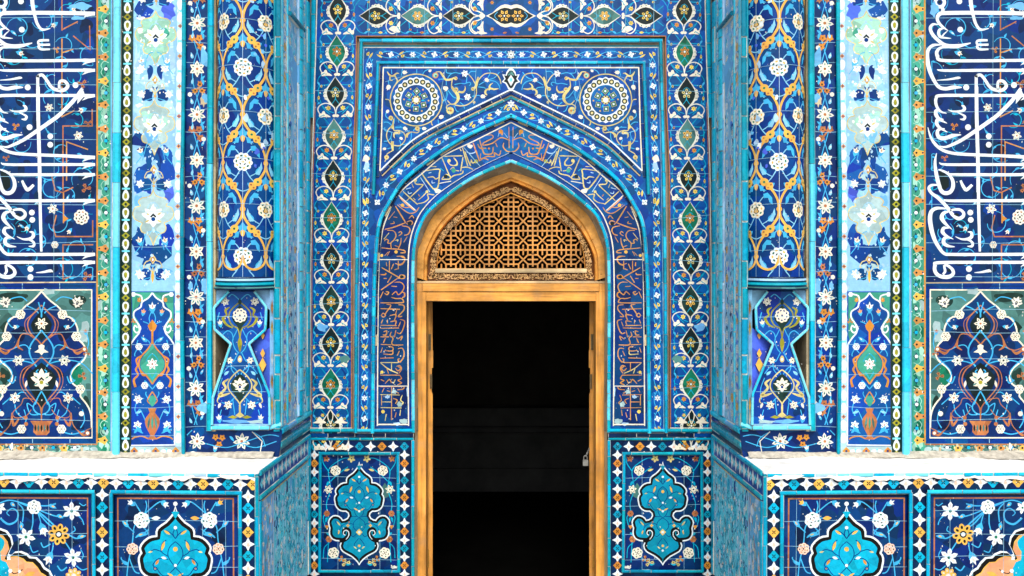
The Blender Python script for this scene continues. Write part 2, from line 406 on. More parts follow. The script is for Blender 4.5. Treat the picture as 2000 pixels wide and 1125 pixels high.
# ================================================================ the portal wall
def ip(y, tab):
    return float(np.interp(y, [t[0] for t in tab], [t[1] for t in tab]))
OUTER = [(-70, 619.5), (80, 616.5), (330, 608.5), (530, 606), (845, 605.5)]
REDL = [(-70, 698), (70, 696), (200, 694.5), (330, 688.5), (530, 686.5), (845, 686.5)]
BAR1 = [(80, 706), (330, 699.5), (530, 696.5), (845, 694.5)]
FLC = [(92, 722), (190, 720), (350, 715.5), (432, 713.5), (845, 711.5)]
BAR2 = [(118, 738.5), (330, 731), (380, 729)]
WLN = [(132, 748.5), (250, 745.5), (334, 742)]
GX = [(-80, 662), (70, 658.7), (415, 648), (845, 645.3)]
SPW = cat([(742, 335), (776, 302), (806, 275), (845, 251), (890, 228.5), (940, 204), (998, 176)], 5)
RINGO = cat([(724.5, 845), (726, 700), (728, 560), (731.5, 490), (738, 434), (753, 401), (783.7, 353), (831, 313), (881, 279), (928, 254), (998, 223)], 5)
WH1 = cat([(737, 832), (738, 640), (740, 520), (744, 470), (752, 434), (778, 380), (822, 341), (867, 304), (922.5, 277), (998, 239)], 6)
WH2 = cat([(798, 832), (796.5, 640), (797, 520), (801, 470), (812, 434), (825.5, 410), (852, 382), (890, 355), (938, 326.5), (998, 298)], 6)
RINGI = cat([(803.5, 845), (802.5, 640), (803.5, 520), (808, 470), (820, 434), (837, 408), (890, 364.5), (938, 336), (998, 311)], 6)
RINGE = cat([(811, 845), (810, 640), (810, 520), (814.5, 470), (826, 437), (843, 412), (893, 371), (939.5, 342.5), (998, 318)], 6)
WOODO = cat([(815, 1190), (815, 840), (813.5, 640), (813, 507), (820, 473), (845.5, 419), (898, 374), (945, 350), (998, 332.5)], 6)
def xat(path, y):
    q = sorted(((p[1], p[0]) for p in path)); return float(np.interp(y, [a for a, b in q], [b for a, b in q]))
def wig(path, amp, per, ph):
    P = resample(path, 2.5); A = np.array(P); d = np.gradient(A, axis=0); d /= np.hypot(d[:, 0], d[:, 1])[:, None]
    return [(p[0]-dd[1]*amp*math.sin(2*PI*i*2.5/per+ph), p[1]+dd[0]*amp*math.sin(2*PI*i*2.5/per+ph)) for i, (p, dd) in enumerate(zip(P, d))]
def floral_run(a, path, sp=20.3, r=6.6, ph=0, stem='stem', w=1.3, amp=6.5, yel='yellow'):
    a.stroke(wig(path, amp, sp*4, .3), w, stem); a.stroke(wig(path, amp, sp*4, .3+PI), w, stem)
    P = resample(path, sp)
    for i in range(len(P)):
        x, y = P[i]; q = P[min(i+1, len(P)-1)]; p = P[max(0, i-1)]; ang = math.atan2(q[1]-p[1], q[0]-p[0]); k = (i+ph) % 4
        sgn = 1 if k == 1 else -1
        if k == 0: a.star(x, y, r, 6, ang, 'white', 'green', 'dark')
        elif k == 2: a.star(x, y, r*1.05, 4, ang+.3, 'white', None, None, .5); a.dot(x-1.4, y-1.2, 1.0, 'green'); a.dot(x+1.6, y+1.2, 1.0, 'green')
        else:
            o = a.at(x, y, ang, 1, sgn)
            o.lens(-1, r*.45, r*2.1, r*.55, .55, yel); o.fill([(-1, -r*.9), (r*.5, -r*.85), (r*.95, -r*.1), (r*.25, 0), (-r*.3, -r*.25)], yel); o.dot(r*.25, -r*.45, 1.2, 'dark', 7)
        o = a.at(x, y, ang)
        o.lens(sp*.5, amp*.9*(1 if i % 2 else -1), r*.8, r*.3, .5, stem)
def guil_unit(a, kind, second=False):
    rt = [(0, 5), (4, 12), (9.5, 20), (14.5, 29), (16.5, 38), (14, 48), (7.5, 58), (0, 67)]
    r = cat(rt, 4); lens = r+[(-x, y) for x, y in r[::-1][1:-1]]
    for s in (1, -1):
        o = a.at(0, 0, 0, s, 1)
        o.stroke([(20, 3), (10, 15), (0, 27)], 1.6, 'turq_c'); o.curve([(7, 20), (18, 21), (28, 22), (33, 30), (32, 44)], 1.6, 'turq_c'); o.curve([(20, -3), (30, 4), (34, 14), (30, 24)], 1.5, 'turq_c'); o.curve([(4, 76), (14, 72), (24, 64)], 1.4, 'turq_c'); o.curve([(32, 44), (35, 52), (30, 58)], 1.4, 'turq_c'); o.curve([(26, 38), (32, 36), (35, 30)], 1.3, 'turq_c'); o.leaf(34, 14, 1.9, 9, 4, 'stem'); o.lens(33, 57, 7, 3, .8, 'stem')
        o.curve([(30, 50), (24, 66), (12, 78)], 1.4, 'turq_c')
        # white cusped border swelling round the lens
        out = [(0, 4), (4.8, 11), (10.8, 19), (16.2, 26.5), (18.5, 28), (21.5, 30), (21, 33), (23.5, 36), (22.2, 39), (23.8, 43), (21, 45.5), (21, 49), (16.5, 51.5), (13.5, 56), (7.8, 61.5), (1, 66.5)]
        inn = [(0, 9), (4, 13), (10, 21), (15, 29), (17, 38), (14, 48), (7, 58), (0, 65)]
        o.fill(out+inn[::-1], 'bone')
        o.curve([(0, 81), (.5, 74), (3, 66), (10, 59.5), (20, 57), (30, 61), (34.5, 69), (31, 78)], [2.2, 2.2, 1.9, 1.9, 1.9, 2.1, 2.1, 1.8], 'bone')
        o.fill(cat([(10, 84.5), (16, 79.5), (19.5, 78), (22, 72.5), (26, 74), (27, 77), (31, 77), (32.5, 81), (30.5, 85), (22, 84)], 3, True), 'cream'); o.dot(22.5, 81, 1.1, 'green', 7)
        o.dot(20.5, 37, 1.2, 'green', 6); o.dot(18.5, 46, 1.1, 'green', 6); o.dot(17.6, 29, 1, 'green', 6)
        fc = ('yellow', 'orange', 'yellow')[kind % 3]
        o.star(14, 66.5, 5.4, 6, .4*s, fc, None, 'dark', .55)
        o.bud(27, 24.5, 5, -PI/2, fc, None); o.dot(27, 23, 1.2, 'dark', 6)
        o.lens(32.5, 46, 9, 4.4, PI/2, fc); o.dot(32.5, 45, .9, 'dark', 6)
    a.fill(lens, 'dark' if kind % 2 else ('green', 'verd', 'green', 'darkgreen')[(kind//2) % 4])
    for s in (1, -1):
        o = a.at(0, 0, 0, s, 1); o.curve([(0, 25), (6, 30), (4, 40)], 1.0, 'aqua'); o.curve([(0, 48), (3, 53), (6.5, 58)], 1.1, 'aqua')
    a.lens(0, 46, 12, 1.6, PI/2, 'aqua')
    n = 5 if kind % 2 else 6; fc = ['orange', 'yellow', 'amber', 'straw'][(kind*7) % 4]
    for i in range(n):
        t = -PI/2+2*PI*i/n; q = a.at(6*math.cos(t), 37+6*math.sin(t), t, .84)
        q.fill([(-4.4, 0), (-1, -3.2), (2.2, -2.8), (5, 0), (2.2, 2.8), (-1, 3.2)], fc); q.dot(.6, 0, 1.4, 'dark', 7)
    a.dot(0, 37, 2, 'white')
    a.fill(cat([(-6.5, 82), (-3.5, 79), (0, 80), (3.5, 79), (6.5, 82), (3.5, 85), (0, 84), (-3.5, 85)], 2, True), 'cream')

portal = thing('portal_wall', 'blue tiled portal wall with a pointed arch round the doorway', 'portal wall', (0, YB, 0))

# ---- guilloche border (both sides and across the top)
a = Art()
for m in (1, -1):
    o = a if m == 1 else a.at(2*CX, 0, 0, -1, 1)
    Lp = [(ip(y, OUTER), y) for y in np.linspace(-70, 845, 40)]; Rp = [(ip(y, REDL), y) for y in np.linspace(70, 845, 30)]
    o.fill(Lp+Rp[::-1]+[(704, 70)]+[(704, -70)], 'cobalt_up')
a.fill([(704, -70), (2*CX-704, -70), (2*CX-704, 70), (704, 70)], 'cobalt_up')
for m in (1, -1):
    o = a if m == 1 else a.at(2*CX, 0, 0, -1, 1)
    for k in range(-1, 10):
        y0 = 65+81.25*k-.6; guil_unit(o.at(ip(y0+40, GX)+random.uniform(-.6, .6), y0+random.uniform(-.7, .7), -.012*(k < 5)+random.uniform(-.012, .012), random.uniform(.96, 1.02), random.uniform(.985, 1.01)), k+8, k % 3 == 0)
    y0 = 797; q = o.at(645.2, y0)
    for s in (1, -1):
        r = q.at(0, 0, 0, s, 1); r.curve([(0, 3), (5, 12), (4, 22), (0, 31)], 1.6, 'cream'); r.fill(cat([(8, 29), (16, 22), (22, 17), (27, 25), (34, 29), (22, 30)], 3, True), 'cream'); r.star(15, 14, 4, 6, 0, 'yellow', None, 'dark')
    for k in range(3):
        guil_unit(o.at(697+81.3*k, 31, -PI/2), 11-k, k == 1)
    o.stroke([(ip(y, OUTER)+.8, y) for y in np.linspace(-70, 845, 40)], 1.8, 'bone')
    o.stroke([(ip(y, REDL), y) for y in np.linspace(70, 845, 40)], 1.8, 'rust'); o.stroke([(ip(y, OUTER)+3.2, y) for y in np.linspace(200, 838, 40)], 1.4, 'rust')
    o.stroke([(696, 70.5), (CX, 70.5)], 1.8, 'rust'); o.stroke([(607, 836), (687, 836)], 1.6, 'bone')
    for y in range(92, 830, 83): o.stroke([(ip(y, OUTER), y+random.uniform(-6, 6)), (ip(y, REDL), y+random.uniform(-6, 6))], .7, 'seam')
    for x in range(720, 990, 55): o.stroke([(x, 70), (x+random.uniform(-4, 4), -60)], .7, 'seam')
    o.chips(608, 0, 690, 840, 40, 'mortar', 5, (.5, 1.4)); o.blob(628, 640, 14, 9, 'sky', 12, 2); o.blob(672, 702, 12, 9, 'verd', 12, 3); o.blob(768, 57, 8, 6, 'cream', 10, 3)
# double lens in the middle of the top band
q = a.at(CX, 31)
for s in (1, -1):
    o = q.at(0, 0, 0, s, 1)
    o.fill([(0, -20), (6, -22), (12, -22.5), (20, -20), (28, -14), (36, -6), (49, 0), (36, 6), (28, 14), (20, 20), (12, 22.5), (6, 22), (0, 20)], 'cream')
    o.fill([(0, -13), (5, -15), (12, -16), (20, -14), (32, -7), (44, 0), (32, 7), (20, 14), (12, 16), (5, 15), (0, 13)], 'dark')
    for i in range(6):
        t = 2*PI*i/6; r = o.at(13+7.5*math.cos(t), 7.5*math.sin(t), t); r.fill([(-4, 0), (0, -3.2), (5, 0), (0, 3.2)], 'amber'); r.dot(.5, 0, 1.2, 'dark', 6)
    o.dot(13, 0, 1.8, 'white'); o.curve([(26, -8), (32, 0), (26, 8)], 1.2, 'stem'); o.dot(58, 0, 4.4, 'cream'); o.dot(54, 0, 3.6, 'cream')
    for v in (1, -1):
        u = o.at(0, 0, 0, 1, v); u.curve([(54, 2), (62, 8), (74, 12), (78, 22), (70, 32), (56, 32)], 2.2, 'cream'); u.fill(cat([(46, 34), (54, 30), (56, 20), (60, 30), (66, 30), (60, 36)], 3, True), 'cream'); u.star(70, 13, 4.5, 6, 0, 'orange', None, 'dark'); u.star(37, 26, 4.2, 6, 0, 'orange', None, 'dark'); u.lens(12, 33, 9, 4, .2, 'rust')
emit(a, plane(YB), 'guilloche_border', portal)

# ---- narrow flower border: rectangle and arch
a = Art()
for m in (1, -1):
    o = a if m == 1 else a.at(2*CX, 0, 0, -1, 1)
    Lp = [(ip(y, BAR1)+2, y) for y in np.linspace(84, 845, 30)]
    Rp = [p for p in RINGO if p[1] <= 845]
    o.fill(Lp+[(x+2, y) for x, y in Rp]+[(CX, 84)], 'cobalt_up')
for m in (1, -1):
    o = a if m == 1 else a.at(2*CX, 0, 0, -1, 1)
    floral_run(o, [(ip(y, FLC), y) for y in np.linspace(838, 396, 30)], 20.3, 6.4, 1)
    floral_run(o, [(ip(y, FLC), y) for y in np.linspace(392, 107, 20)], 20.3, 6.6, 3)
    floral_run(o, [(742, 106.5), (CX, 106.5)], 21.3, 6.4, 1)
    floral_run(o, cat([(737, 395), (755, 360), (785, 331), (815, 304), (848, 281), (886, 260), (923, 244), (960, 226), (990, 211)], 6), 19.2, 6.6, 2)
    o.rect(702, 84, CX, 88, 'soffit'); o.rect(704, 88, CX, 91.5, 'teal'); o.rect(706, 91.5, CX, 93.5, 'bone')  # brown strip painted for the shade under the top bar
    o.stroke([(ip(y, BAR1)+5, y) for y in np.linspace(92, 845, 30)], 1.2, 'seam')
    o.blob(716, 325, 6, 14, 'pale', 12, 3); o.blob(714, 310, 7, 9, 'bone', 12, 8)
    o.chips(702, 95, 725, 840, 40, 'mortar', 8, (.4, 1.2)); o.chips(745, 100, 990, 112, 14, 'mortar', 9, (.4, 1.2))
a.star(CX, 203, 8, 6, -PI/2, 'white', 'green', 'dark'); a.star(CX, 106.5, 9, 8, 0, 'white', 'green', 'dark')
emit(a, plane(YB), 'flower_border', portal)

# ---- spandrels (proud of the wall by 12 mm)
def yscroll(a, pts, w, c='straw'): a.curve(pts, w, c, 5)
for m in (1, -1):
    a = Art()
    a.fill([(742, 335), (748.5, 131), (CX, 131)]+[p for p in SPW[::-1]], 'cobalt_up')
    for (x, y, rx, ry, c) in ((770, 300, 14, 10, 'royal'), (905, 150, 14, 8, 'royal'), (960, 190, 16, 10, 'royal'), (870, 180, 10, 16, 'brick_blue'), (752, 180, 5, 22, 'royal')): a.blob(x, y, rx, ry, c, 10, 4)
    a.rect(745, 126, CX, 131, 'brick_blue')
    for x in range(757, 998, 23): a.rect(x, 126, x+1.1, 131, 'seam')
    a.stroke([(ip(y, WLN), y) for y in (334, 250, 132)]+[(CX, 132)], 2.4, 'cream')
    a.stroke([(x, y-1.2) for x, y in SPW], 2.8, 'white')
    # stems
    k = K(860, 120, 8.654)
    for p in ([(650,400),(730,350),(820,310),(920,270),(1000,180)], [(830,320),(930,340),(990,400),(1010,480)], [(640,430),(730,440),(770,460)], [(540,590),(640,575),(700,590)], [(350,210),(250,190),(170,220),(120,290)], [(480,210),(520,170),(600,170)], [(240,390),(340,370),(430,370),(450,260)], [(130,490),(210,590),(270,620),(390,640)], [(230,740),(270,830),(310,850)], [(330,690),(390,740),(410,800)], [(820,130),(845,190),(800,280)], [(100,130),(110,190),(200,200)], [(10,620),(60,650),(110,600),(110,500)], [(430,370),(490,350),(515,380),(490,410)], [(0,300),(90,300),(100,400)], [(0,830),(40,690),(110,640)]):
        a.curve(k(p), 1.5, 'stem')
    k3 = K(735, 230, 10.23)
    for p in ([(150,90),(230,90),(320,160)], [(170,190),(180,260),(300,290),(290,400),(310,460)], [(150,470),(230,460),(290,400)], [(220,620),(300,600)], [(470,170),(560,220),(660,280)], [(700,290),(690,420),(620,510),(520,540)], [(460,440),(490,540),(450,630)], [(740,260),(800,200),(900,215)], [(440,20),(450,100)], [(380,190),(500,190)]):
        a.curve(k3(p), 1.5, 'stem')
    k1 = K(740, 120, 8.654)
    for p in ([(210,130),(220,210)], [(160,320),(170,420)], [(130,850),(120,930),(230,1010)], [(400,120),(380,240)], [(640,130),(640,200)], [(850,130),(780,160),(740,220)], [(1000,300),(1110,300)], [(260,950),(260,1050)], [(1000,980),(1010,1060)]):
        a.curve(k1(p), 1.5, 'stem')
    # straw-coloured arabesques
    for p, w in (([(250,735),(330,750),(430,740),(520,690),(580,620),(610,540),(610,440),(640,330),(690,260),(770,205),(880,200),(960,230),(1010,310),(1025,380)], 1.9), ([(640,260),(620,340),(600,420),(560,460)], [2, 5, 5, 4]), ([(790,570),(760,530),(780,480),(860,460),(910,470),(985,460)], [1.5, 4, 3.4, 3.4, 3.4, 1]), ([(850,460),(830,430),(850,390),(890,365)], [4, 3.4, 2.4, .6]), ([(0,190),(60,270),(100,310),(190,300),(230,270)], [1.6, 3.4, 4, 4, 2]), ([(200,310),(190,420),(220,480),(290,560),(300,640),(250,710),(180,720),(120,660)], [1.6, 2, 4, 6, 5.4, 3.4, 2, 1.6]), ([(300,510),(380,520),(420,470),(415,410)], [4, 3.8, 2.4, .6]), ([(480,220),(540,290),(590,380)], 1.7), ([(0,560),(30,640),(60,660)], [1, 3, 1]), ([(180,720),(110,750),(105,800)], 1.6), ([(240,480),(200,420)], 2.2)):
        a.curve(k(p), w, 'straw')
    for x, y, r in ((260,285,3.6), (265,475,4.4), (165,830,7.4), (570,690,2.6), (550,465,3.6)): q = k([(x, y)])[0]; a.dot(*q, r, 'straw', 12); a.dot(q[0]+1.2, q[1], r*.32, 'rust', 7); a.dot(q[0]-r*.4, q[1]-.8, r*.25, 'green', 7)
    for p, w in (([(340,110),(300,170),(230,250),(205,340),(220,430),(280,520),(380,555),(470,555),(540,500),(580,420),(570,340),(520,280),(440,255),(360,255),(330,200)], 1.8), ([(440,300),(370,310),(350,360),(370,410)], [4.6, 4.4, 2.6, .6]), ([(320,470),(320,560),(330,660)], [6, 5, 3]), ([(320,660),(220,720),(205,790),(170,880)], 1.6), ([(600,390),(620,330),(700,285),(820,300),(860,250)], [6, 4.6, 1.8, 1.8, 1.6]), ([(350,20),(335,110),(330,220)], [1.4, 2.4, 5])):
        a.curve(k3(p), w, 'straw')
    for x, y, r in ((205,790,4.6), (820,215,4.6), (290,5,4.6), (450,300,3)): q = k3([(x, y)])[0]; a.dot(*q, r, 'straw', 12); a.dot(*q, r*.35, 'rust', 7)
    for p, w in (([(140,170),(180,230),(240,245),(300,200),(340,205)], [1, 3.4, 3.4, 2.6, 1]), ([(270,245),(310,320),(290,370)], [3, 2, 1.6]), ([(190,250),(190,310),(230,320)], [2.4, 2.6, 2]), ([(960,180),(1040,180),(1110,260)], 1.8), ([(110,640),(170,650),(195,710)], 1.6), ([(890,980),(890,1050),(910,1080)], 2), ([(250,980),(240,1060),(210,1120)], [2, 2.4, 3])):
        a.curve(k1(p), w, 'straw')
    q = k1([(955, 235)])[0]; a.dot(*q, 6, 'orange', 12); a.dot(q[0], q[1], 4.4, 'palegreen'); a.dot(q[0]+1, q[1]+1, 1.6, 'dark')
    # flowers
    for x, y in ((415, 205), (460, 600)): q = k([(x, y)])[0]; a.star(*q, 7.6, 6, .2, 'white', 'green', 'rust', .6)
    for x, y, r, an in ((780,310,4.8,.6), (100,455,4.8,2), (715,590,5,0), (20,935,4.6,2.6)): q = k([(x, y)])[0]; a.bud(q[0], q[1], r*1.5, an, 'cream'); a.dot(*q, r*.8, 'cream')
    for x, y, r, an in ((570,210,4.6,.6), (490,410,3.6,.4), (170,620,3.6,3.1), (950,215,4.4,0)): q = k3([(x, y)])[0]; a.bud(q[0], q[1], r*1.5, an, 'cream'); a.dot(*q, r*.75, 'cream')
    for x, y, r, an in ((430,185,5,0), (165,430,5.6,2), (860,160,3.4,-.6), (150,840,4,2.2), (1050,940,5,-.4), (1115,450,5,0)): q = k1([(x, y)])[0]; a.bud(q[0], q[1], r*1.4, an, 'cream'); a.dot(*q, r*.75, 'cream')
    # keystone cartouche (half drawn on each spandrel)
    u = a.at(CX, 155, 0, 1, 1)
    for s, c in ((1, 'white'), (.8, 'dark')):
        u.fill([(0, -22*s), (-4*s, -21*s), (-9*s, -14*s), (-10*s, -9*s), (-17*s, -10*s), (-13*s, -1), (-18*s, 5*s), (-11*s, 8*s), (-8*s, 13*s), (-5*s, 19*s), (0, 23*s)], c)
    u.fill([(0, -9), (-4, -3), (-6.5, 1), (-4, 6), (0, 13)], 'white'); u.fill([(0, -4), (-3, 1), (0, 6)], 'lturq'); u.fill([(0, -17), (-3, -14), (-6, -9), (-5, -7), (0, -10)], 'verd')
    for p in ([(752, 160), (790, 148)], [(870, 132), (862, 175), (880, 226)], [(930, 132), (925, 205)], [(745, 250), (775, 262), (800, 255)]): a.stroke(p, .7, 'seam')
    a.chips(748, 134, 990, 180, 14, 'mortar', 8, (.4, 1.1))
    spn = emit(a, plane(YB-.012), 'spandrel', portal, m == -1)
    a = Art()
    # medallion
    q = a.at(813, 195.3)
    q.dot(0, 0, 50.5, 'cobalt_up', 48); q.ring(0, 0, 50.6, 2, 'straw', 56)
    n = 44; q.fill([((45.4 if i % 2 else 42.6)*math.cos(2*PI*i/n), (45.4 if i % 2 else 42.6)*math.sin(2*PI*i/n)) for i in range(n)], 'white')
    q.dot(0, 0, 29.6, 'brick_blue', 36); q.dot(0, 0, 27.5, 'cobalt_up', 36)
    for i in range(19):
        t = 2*PI*i/19+.1; x, y = 37*math.cos(t), 37*math.sin(t); q.dot(x, y, 5.4, 'darkgreen', 12); q.dot(x, y, 2.8, 'straw', 9); q.dot(x+.4, y+.5, 1.2, 'cream', 6)
    for i in range(6):
        t = -PI/2+.05+2*PI*i/6; u = q.at(17.4*math.cos(t), 17.4*math.sin(t), t+(PI/4 if i % 2 else 0))
        for s, c in ((7.2, 'straw'), (6.2, 'green'), (2.8, 'white')): u.fill([(-s, 0), (-s*.42, -s*.5), (0, -s), (s*.5, -s*.42), (s, 0), (s*.42, s*.5), (0, s), (-s*.5, s*.42)], c)
        t += PI/6; u = q.at(24*math.cos(t), 24*math.sin(t)); u.dot(0, 0, 1.7, 'amber', 6); q.lens(13*math.cos(t), 13*math.sin(t), 9, 2.6, t, 'aqua')
    q.dot(0, 0, 8.6, 'straw', 14)
    for i in range(8): q.dot(7*math.cos(PI*i/4), 7*math.sin(PI*i/4), 1.5, 'dark', 7)
    q.star(0, 0, 6, 8, 0, 'white', None, None, .65)
    emit(a, plane(YB-.0135), 'medallion', spn, m == -1)

# ---- inscription band round the arch
for m in (1, -1):
    a = Art()
    a.fill([(x+1, y+1) for x, y in RINGO[:-1]]+[(CX, 226), (CX, 315)]+[((p[0]+q[0])/2, (p[1]+q[1])/2) for p, q in list(zip(RINGI, RINGE))[::-1]]+[(734, 845)], 'cobalt_up')
    lo = [p for p in WH1 if p[1] > 395]; hi = [p for p in WH2 if p[1] > 425]
    a.fill(lo+hi[::-1], 'cobalt'); 
    up = [p for p in WH1 if p[1] < 272]; dn = [p for p in WH2 if p[1] < 326]
    a.fill(up+[(CX, 298)]+dn[::-1], 'brick_blue')
    S = []
    k = K(720, 380, 8.035)
    S += [(k(p), w, c) for p, w, c in (([(490,45),(580,130),(720,250)], 3.4, 'peach'), ([(450,160),(560,250),(650,295),(740,270),(790,200)], 2, 'orange'), ([(420,180),(500,310),(580,440)], 2.6, 'orange'), ([(580,440),(640,480),(690,450),(660,410),(600,430)], 2, 'orange'), ([(255,545),(400,510),(580,440)], 2.4, 'orange'), ([(520,490),(620,510),(650,560),(620,620),(560,640)], 2.2, 'orange'), ([(290,560),(390,570),(430,640),(400,710),(350,760),(355,840)], 2, 'orange'), ([(320,600),(240,700)], 2, 'straw'), ([(250,730),(270,700),(310,720),(300,760),(350,765)], 2, 'orange'), ([(470,650),(520,610),(500,580),(470,600)], 1.8, 'orange'), ([(420,720),(460,710),(450,740)], 1.5, 'straw'), ([(510,680),(500,770),(460,860)], 2.2, 'orange'), ([(605,660),(550,750)], 1.8, 'orange'), ([(200,835),(340,850),(480,860),(560,880),(570,910),(500,915)], 2.2, 'orange'), ([(410,265),(310,390)], 1.6, 'orange'), ([(390,350),(450,360)], 1.6, 'orange'), ([(340,460),(400,450),(390,420)], 1.6, 'rust'), ([(480,150),(560,200),(640,200)], 1.8, 'orange'), ([(630,380),(680,330),(710,370)], 2, 'orange'), ([(250,960),(310,900)], 1.5, 'orange'), ([(290,960),(330,890)], 1.5, 'orange'), ([(440,970),(540,970),(570,1020),(530,1090),(470,1110)], 2.2, 'orange'), ([(410,800),(470,820)], 1.6, 'rust'))]
    k = K(725, 500, 6.62)
    for p in ([(235,60),(235,200)], [(135,150),(250,215),(370,285)], [(345,285),(420,290),(430,255),(380,250),(360,280)], [(345,285),(240,360),(125,440)], [(290,100),(260,170)], [(350,60),(350,170)], [(310,95),(370,110),(420,80),(430,30),(380,5)], [(265,255),(210,345)], [(120,240),(180,240),(190,220)], [(160,290),(200,290)], [(300,340),(380,340),(425,390),(400,460),(350,500),(320,460),(270,500)], [(260,390),(330,395)], [(400,465),(430,480),(430,520),(400,540)], [(260,535),(320,550),(390,550),(415,580),(390,605),(120,605)], [(155,460),(115,545)], [(170,480),(205,500),(225,470),(190,460)], [(120,680),(370,690)], [(200,625),(255,640),(200,720),(180,760)], [(130,765),(155,740),(185,765),(155,790),(130,765)], [(330,700),(310,770)], [(350,630),(420,640),(420,700),(350,780),(400,780)], [(240,770),(320,760),(300,830)], [(210,820),(210,870)], [(250,850),(320,840),(310,890)], [(150,820),(130,870)], [(120,895),(330,900)], [(120,935),(360,930)], [(370,820),(430,840),(420,920),(380,1000),(330,990)], [(380,850),(355,910)], [(160,980),(200,970),(190,1020),(150,1020)], [(120,1045),(230,1045)], [(185,1060),(165,1115)], [(260,980),(245,1030),(280,1060),(270,1110)], [(320,960),(300,1050)], [(340,1075),(400,1040),(380,1090)], [(195,80),(200,130)], [(300,180),(340,165)]):
        S.append((k(p), random.uniform(1.9, 2.7), random.choice(('orange', 'orange', 'amber', 'rust'))))
    k = K(725, 660, 5.92)
    for p in ([(155,15),(140,60)], [(110,75),(230,80)], [(240,30),(250,80),(370,80)], [(130,110),(110,170)], [(150,145),(240,150),(250,110),(200,100)], [(140,185),(240,190),(250,150)], [(105,235),(260,230)], [(310,125),(360,120),(380,170),(370,230),(330,280),(310,250),(330,240)], [(325,150),(300,205)], [(105,285),(310,285)], [(110,290),(200,360),(310,410)], [(235,290),(235,380)], [(290,330),(330,320),(350,360),(320,410)], [(280,350),(310,380),(340,350),(310,330)], [(105,430),(330,430)], [(180,350),(200,410)], [(330,430),(350,470),(310,490),(350,520),(310,540)], [(110,480),(150,500)], [(160,530),(210,480),(235,520)], [(280,480),(255,530)], [(105,565),(370,560)], [(235,560),(235,950)], [(150,580),(125,630)], [(180,610),(220,620)], [(105,655),(330,660)], [(120,660),(120,780)], [(120,740),(235,740)], [(110,805),(350,810)], [(300,600),(370,590),(380,560)], [(360,660),(340,720),(370,750),(330,790)], [(160,960),(175,880)], [(340,830),(330,900)], [(270,620),(320,640)], [(290,860),(275,920)], [(255,700),(300,720),(280,760)]):
        S.append((k(p), random.uniform(1.8, 2.5), random.choice(('orange', 'orange', 'amber', 'rust', 'straw'))))
    k = K(760, 240, 7.03)
    S += [(k(p), w, c) for p, w, c in (([(150,1020),(240,1110)], 3.4, 'peach'), ([(190,940),(300,1040),(390,1120)], 2.6, 'straw'), ([(240,1070),(350,965),(460,860),(430,845),(370,840),(350,800)], 2.3, 'straw'), ([(440,680),(520,800),(610,910)], 2.8, 'straw'), ([(430,750),(560,950)], 2, 'pale'), ([(460,665),(680,635),(690,700),(670,880),(610,905)], 2.6, 'straw'), ([(530,750),(600,740),(640,770),(680,750)], 2.2, 'straw'), ([(590,790),(590,825),(630,820)], 1.8, 'pale'), ([(540,690),(580,680)], 2, 'pale'), ([(570,600),(650,600)], 1.8, 'straw'), ([(725,480),(830,730)], 2.6, 'straw'), ([(720,775),(780,710),(835,730),(830,770),(720,775)], 2.6, 'straw'), ([(760,460),(984,450)], 2.6, 'straw'), ([(800,530),(850,580),(930,580),(930,530),(890,480)], 2.2, 'straw'), ([(690,830),(850,800)], 2.4, 'bone'), ([(850,750),(900,720),(984,705)], 2.4, 'straw'), ([(400,1060),(470,1000),(520,940)], 2, 'straw'), ([(390,1110),(480,1090),(540,1040),(530,980),(620,990)], 2.2, 'straw'), ([(230,910),(300,890)], 1.6, 'pale'), ([(260,940),(270,970),(310,960)], 1.6, 'pale'), ([(310,830),(335,890)], 1.7, 'straw'), ([(840,640),(880,610),(910,650),(960,660)], 2, 'straw'), ([(400,980),(420,1010)], 2.2, 'rust'), ([(330,1030),(360,1060)], 1.8, 'straw'), ([(700,620),(750,660)], 2, 'aqua'))]
    k = K(880, 220, 8.654)
    S += [(k(p), w, c) for p, w, c in (([(155,600),(180,650)], 2.4, 'straw'), ([(0,735),(200,730)], 2.6, 'straw'), ([(200,590),(250,760),(290,900)], 2.6, 'straw'), ([(240,650),(290,790),(340,900)], 2.6, 'straw'), ([(210,750),(190,870),(170,990)], 2.4, 'straw'), ([(180,930),(280,920),(380,960)], 2.2, 'straw'), ([(340,860),(350,800),(370,850),(420,830)], 2, 'straw'), ([(270,660),(340,690),(420,660),(400,580)], 2, 'pale'), ([(0,890),(80,890),(110,840),(50,760)], 2.2, 'straw'), ([(30,1070),(190,1030),(210,980)], 2.4, 'straw'), ([(380,510),(430,650),(490,820)], 3, 'orange'), ([(490,460),(520,560),(560,680),(600,700)], 2.6, 'orange'), ([(600,380),(700,380),(710,430),(560,510),(560,550),(700,520),(830,430),(900,430),(1000,470)], 2.2, 'orange'), ([(820,320),(870,310),(870,380)], 3.4, 'orange'), ([(460,530),(500,600),(600,600)], 2.4, 'orange'), ([(540,640),(580,700),(700,690),(720,580)], 2.4, 'orange'), ([(510,690),(510,780),(620,740),(740,740),(740,680),(820,720),(850,640)], 2.2, 'orange'), ([(760,510),(790,580)], 2.4, 'orange'), ([(500,810),(560,770),(640,800)], 2.4, 'orange'), ([(900,510),(890,580),(950,650),(1010,660)], 2.2, 'amber'), ([(985,240),(990,600)], 2, 'orange'), ([(900,340),(970,430)], 1.2, 'pale'), ([(820,340),(800,410)], 1.2, 'pale'))]
    for p, w, c in S: w *= .94; a.curve(p, [w*.6, w, w*1.05, w*.8], {'orange': 'tan', 'rust': 'orange', 'amber': 'tan'}.get(c, c), 4)
